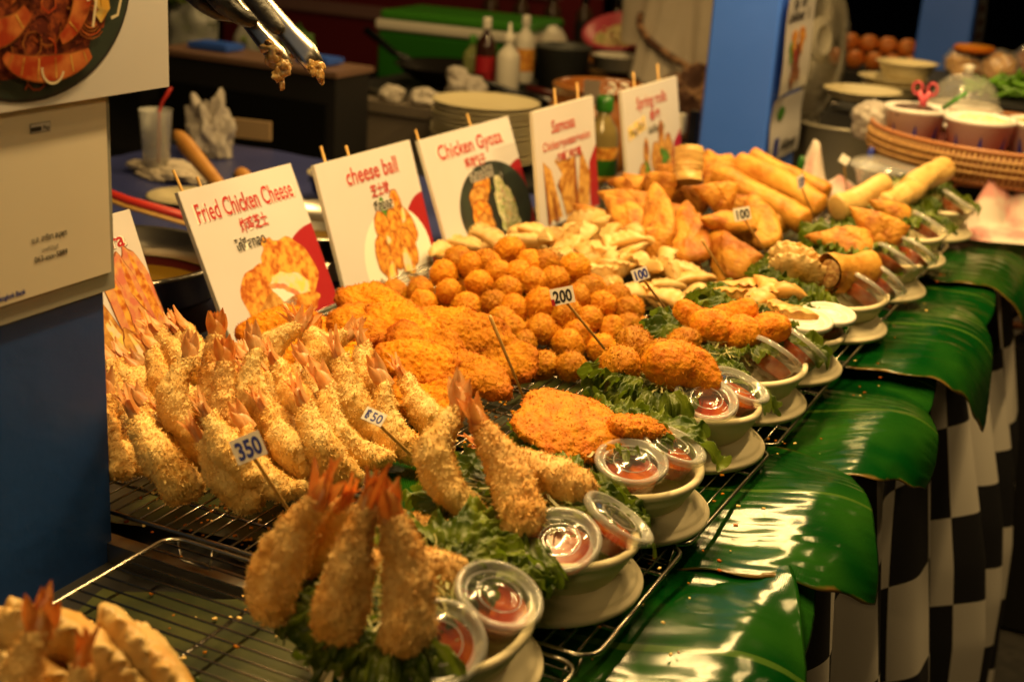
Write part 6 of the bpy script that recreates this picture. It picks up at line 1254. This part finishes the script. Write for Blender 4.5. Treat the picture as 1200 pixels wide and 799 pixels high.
# bags of fried snacks
for i,(x,y,z,l,m) in enumerate([(-.60,4.15,.135,'clear bag of brown fried snacks below the yellow lid','p_gold'),(-.50,4.15,.135,'second clear bag of brown fried snacks farther right','p_gold'),(-.43,4.25,.15,'third bag of snacks with shiny film at the right edge','p_brown')]):
    t=thing('snack_bag',l,'bag of snacks',T(x,y,z),'bags of fried snacks'); V,F=ico(4); V=V*np.array([.048,.035,.042])*(1+.2*vn(V,3,i))[:,None]+[0,0,.03]; g=G(); g.add(V,F); link('snacks',g.mesh('snacks',m),t); g=G(); g.add(V*1.0+[0,0,.006],F); 
    V2=V.copy(); V2=(V2-[0,0,.03])*1.10*(1+.08*ridged(V2*10,3,i))[:,None]+[0,0,.034]; g=G(); g.add(V2,F); link('film',g.mesh('film',clear_plastic('snack film %d'%i,base=.12,rough=.15)),t)
lathe_thing('yellow_lid','flat golden brown fried cake on top of the snack bags','fried cake',-.575,4.15,.205,[(0,0),(.055,0),(.06,.01),(.05,.018),(0,.02)],'cutlet')
g=G(); g.box((-.52,4.22,-.38),(.44,.30,1.0)); link('stand',g.mesh('stand','black',False),None,label='dark stand under the bags of fried snacks',category='stand')
# clear container, pens, tissue papers at the end of the counter
t=thing('clear_container','shallow clear plastic container behind the long spring rolls','container',T(-.53,2.92,.015)); g=G(); g.lathe([(0,0),(.06,0),(.078,.05),(.088,.054),(.088,.058),(.076,.056),(.058,.004),(0,.004)],40); cc=clear_plastic('container plastic',base=.22,rough=.12); link('container_body',g.mesh('container_body',cc),t); g=G(); g.lathe([(.086,.0585),(.080,.066),(.05,.068),(0,.068)],40); link('container_lid',g.mesh('container_lid',cc),t)
def crumpled_paper(label,x,y,z,w,d,h,seed,peaks):
    n=46; g=G(); V=[]
    A=[]
    for i in range(n):
        for j in range(n):
            u,v=i/(n-1)*2-1,j/(n-1)*2-1; A.append((u,v))
    A=np.array(A); zz=h*.40*(1+ridged(np.c_[A,np.zeros(len(A))],1.6,seed))*.5
    for (pu,pv,ph,pw) in peaks: zz+=ph*np.maximum(0,1-np.hypot(A[:,0]-pu,A[:,1]-pv)/pw)
    zz*=np.clip(1.25-np.maximum(abs(A[:,0]),abs(A[:,1]))*.9,0,1); V=np.c_[A[:,0]*w/2*(1+.1*vn(np.c_[A,A[:,:1]],2,seed)),A[:,1]*d/2,zz]
    g.grid(V,n,n); return link('tissue_paper',g.mesh('tissue_paper','pinkpaper'),None,T(x,y,z,R(15)),label=label,category='tissue paper',group='pink patterned tissue papers')
crumpled_paper('crumpled pink patterned tissue behind the spring rolls, beside the fan',-.67,2.96,-.02,.17,.20,.10,3,[(-.5,.3,.12,.5),(.3,-.2,.03,.6)])
crumpled_paper('crumpled pink patterned tissue at the right end of the counter, beside the leaves',-.262,2.86,-.02,.22,.26,.10,7,[(-.55,.2,.11,.45),(0.1,.3,.07,.5)])
for i,(x,y,z,l,m) in enumerate([(-.72,2.88,.03,'green marker pen standing behind the spring rolls','green'),(-.60,2.99,.05,'blue and purple pen standing beside the pink tissue','ink_blue')]):
    t=thing('pen',l,'pen',axis((x,y,z-.05),(.1,0,1),0)); g=G(); g.tube([(0,0,0),(0,0,.085),(0,0,.095)],[.0075,.0075,.004],12); link('pen_body',g.mesh('pen_body',m),t); g=G(); g.tube([(0,0,-.02),(0,0,.02)],.0068,12); link('pen_grip',g.mesh('pen_grip','white_pl'),t)
tag((-.60,2.86,-.0),(-.615,2.84,.085),.020,.018,'','small blank white tag on a stick behind the spring rolls',(.5,-.8,.3),roll=R(-30))
tag((-.63,2.70,.02),(-.655,2.66,.085),0,0,'','thin bare stick leaning before the pink tissue',cd,bare=True)
# side stall cloth at far right: second drape of the checkered cloth is part of the skirt; dark counter behind
t=thing('dark_counter','dark counter body behind the rattan tray at the right','counter'); g=G(); g.box((.25,4.6,-.42),(1.3,.5,.90)); link('counter_body',g.mesh('counter_body','black',False),t); g=G(); g.box((.25,4.34,.045),(1.32,.03,.03)); link('counter_edge',g.mesh('counter_edge','darkred',False),t)
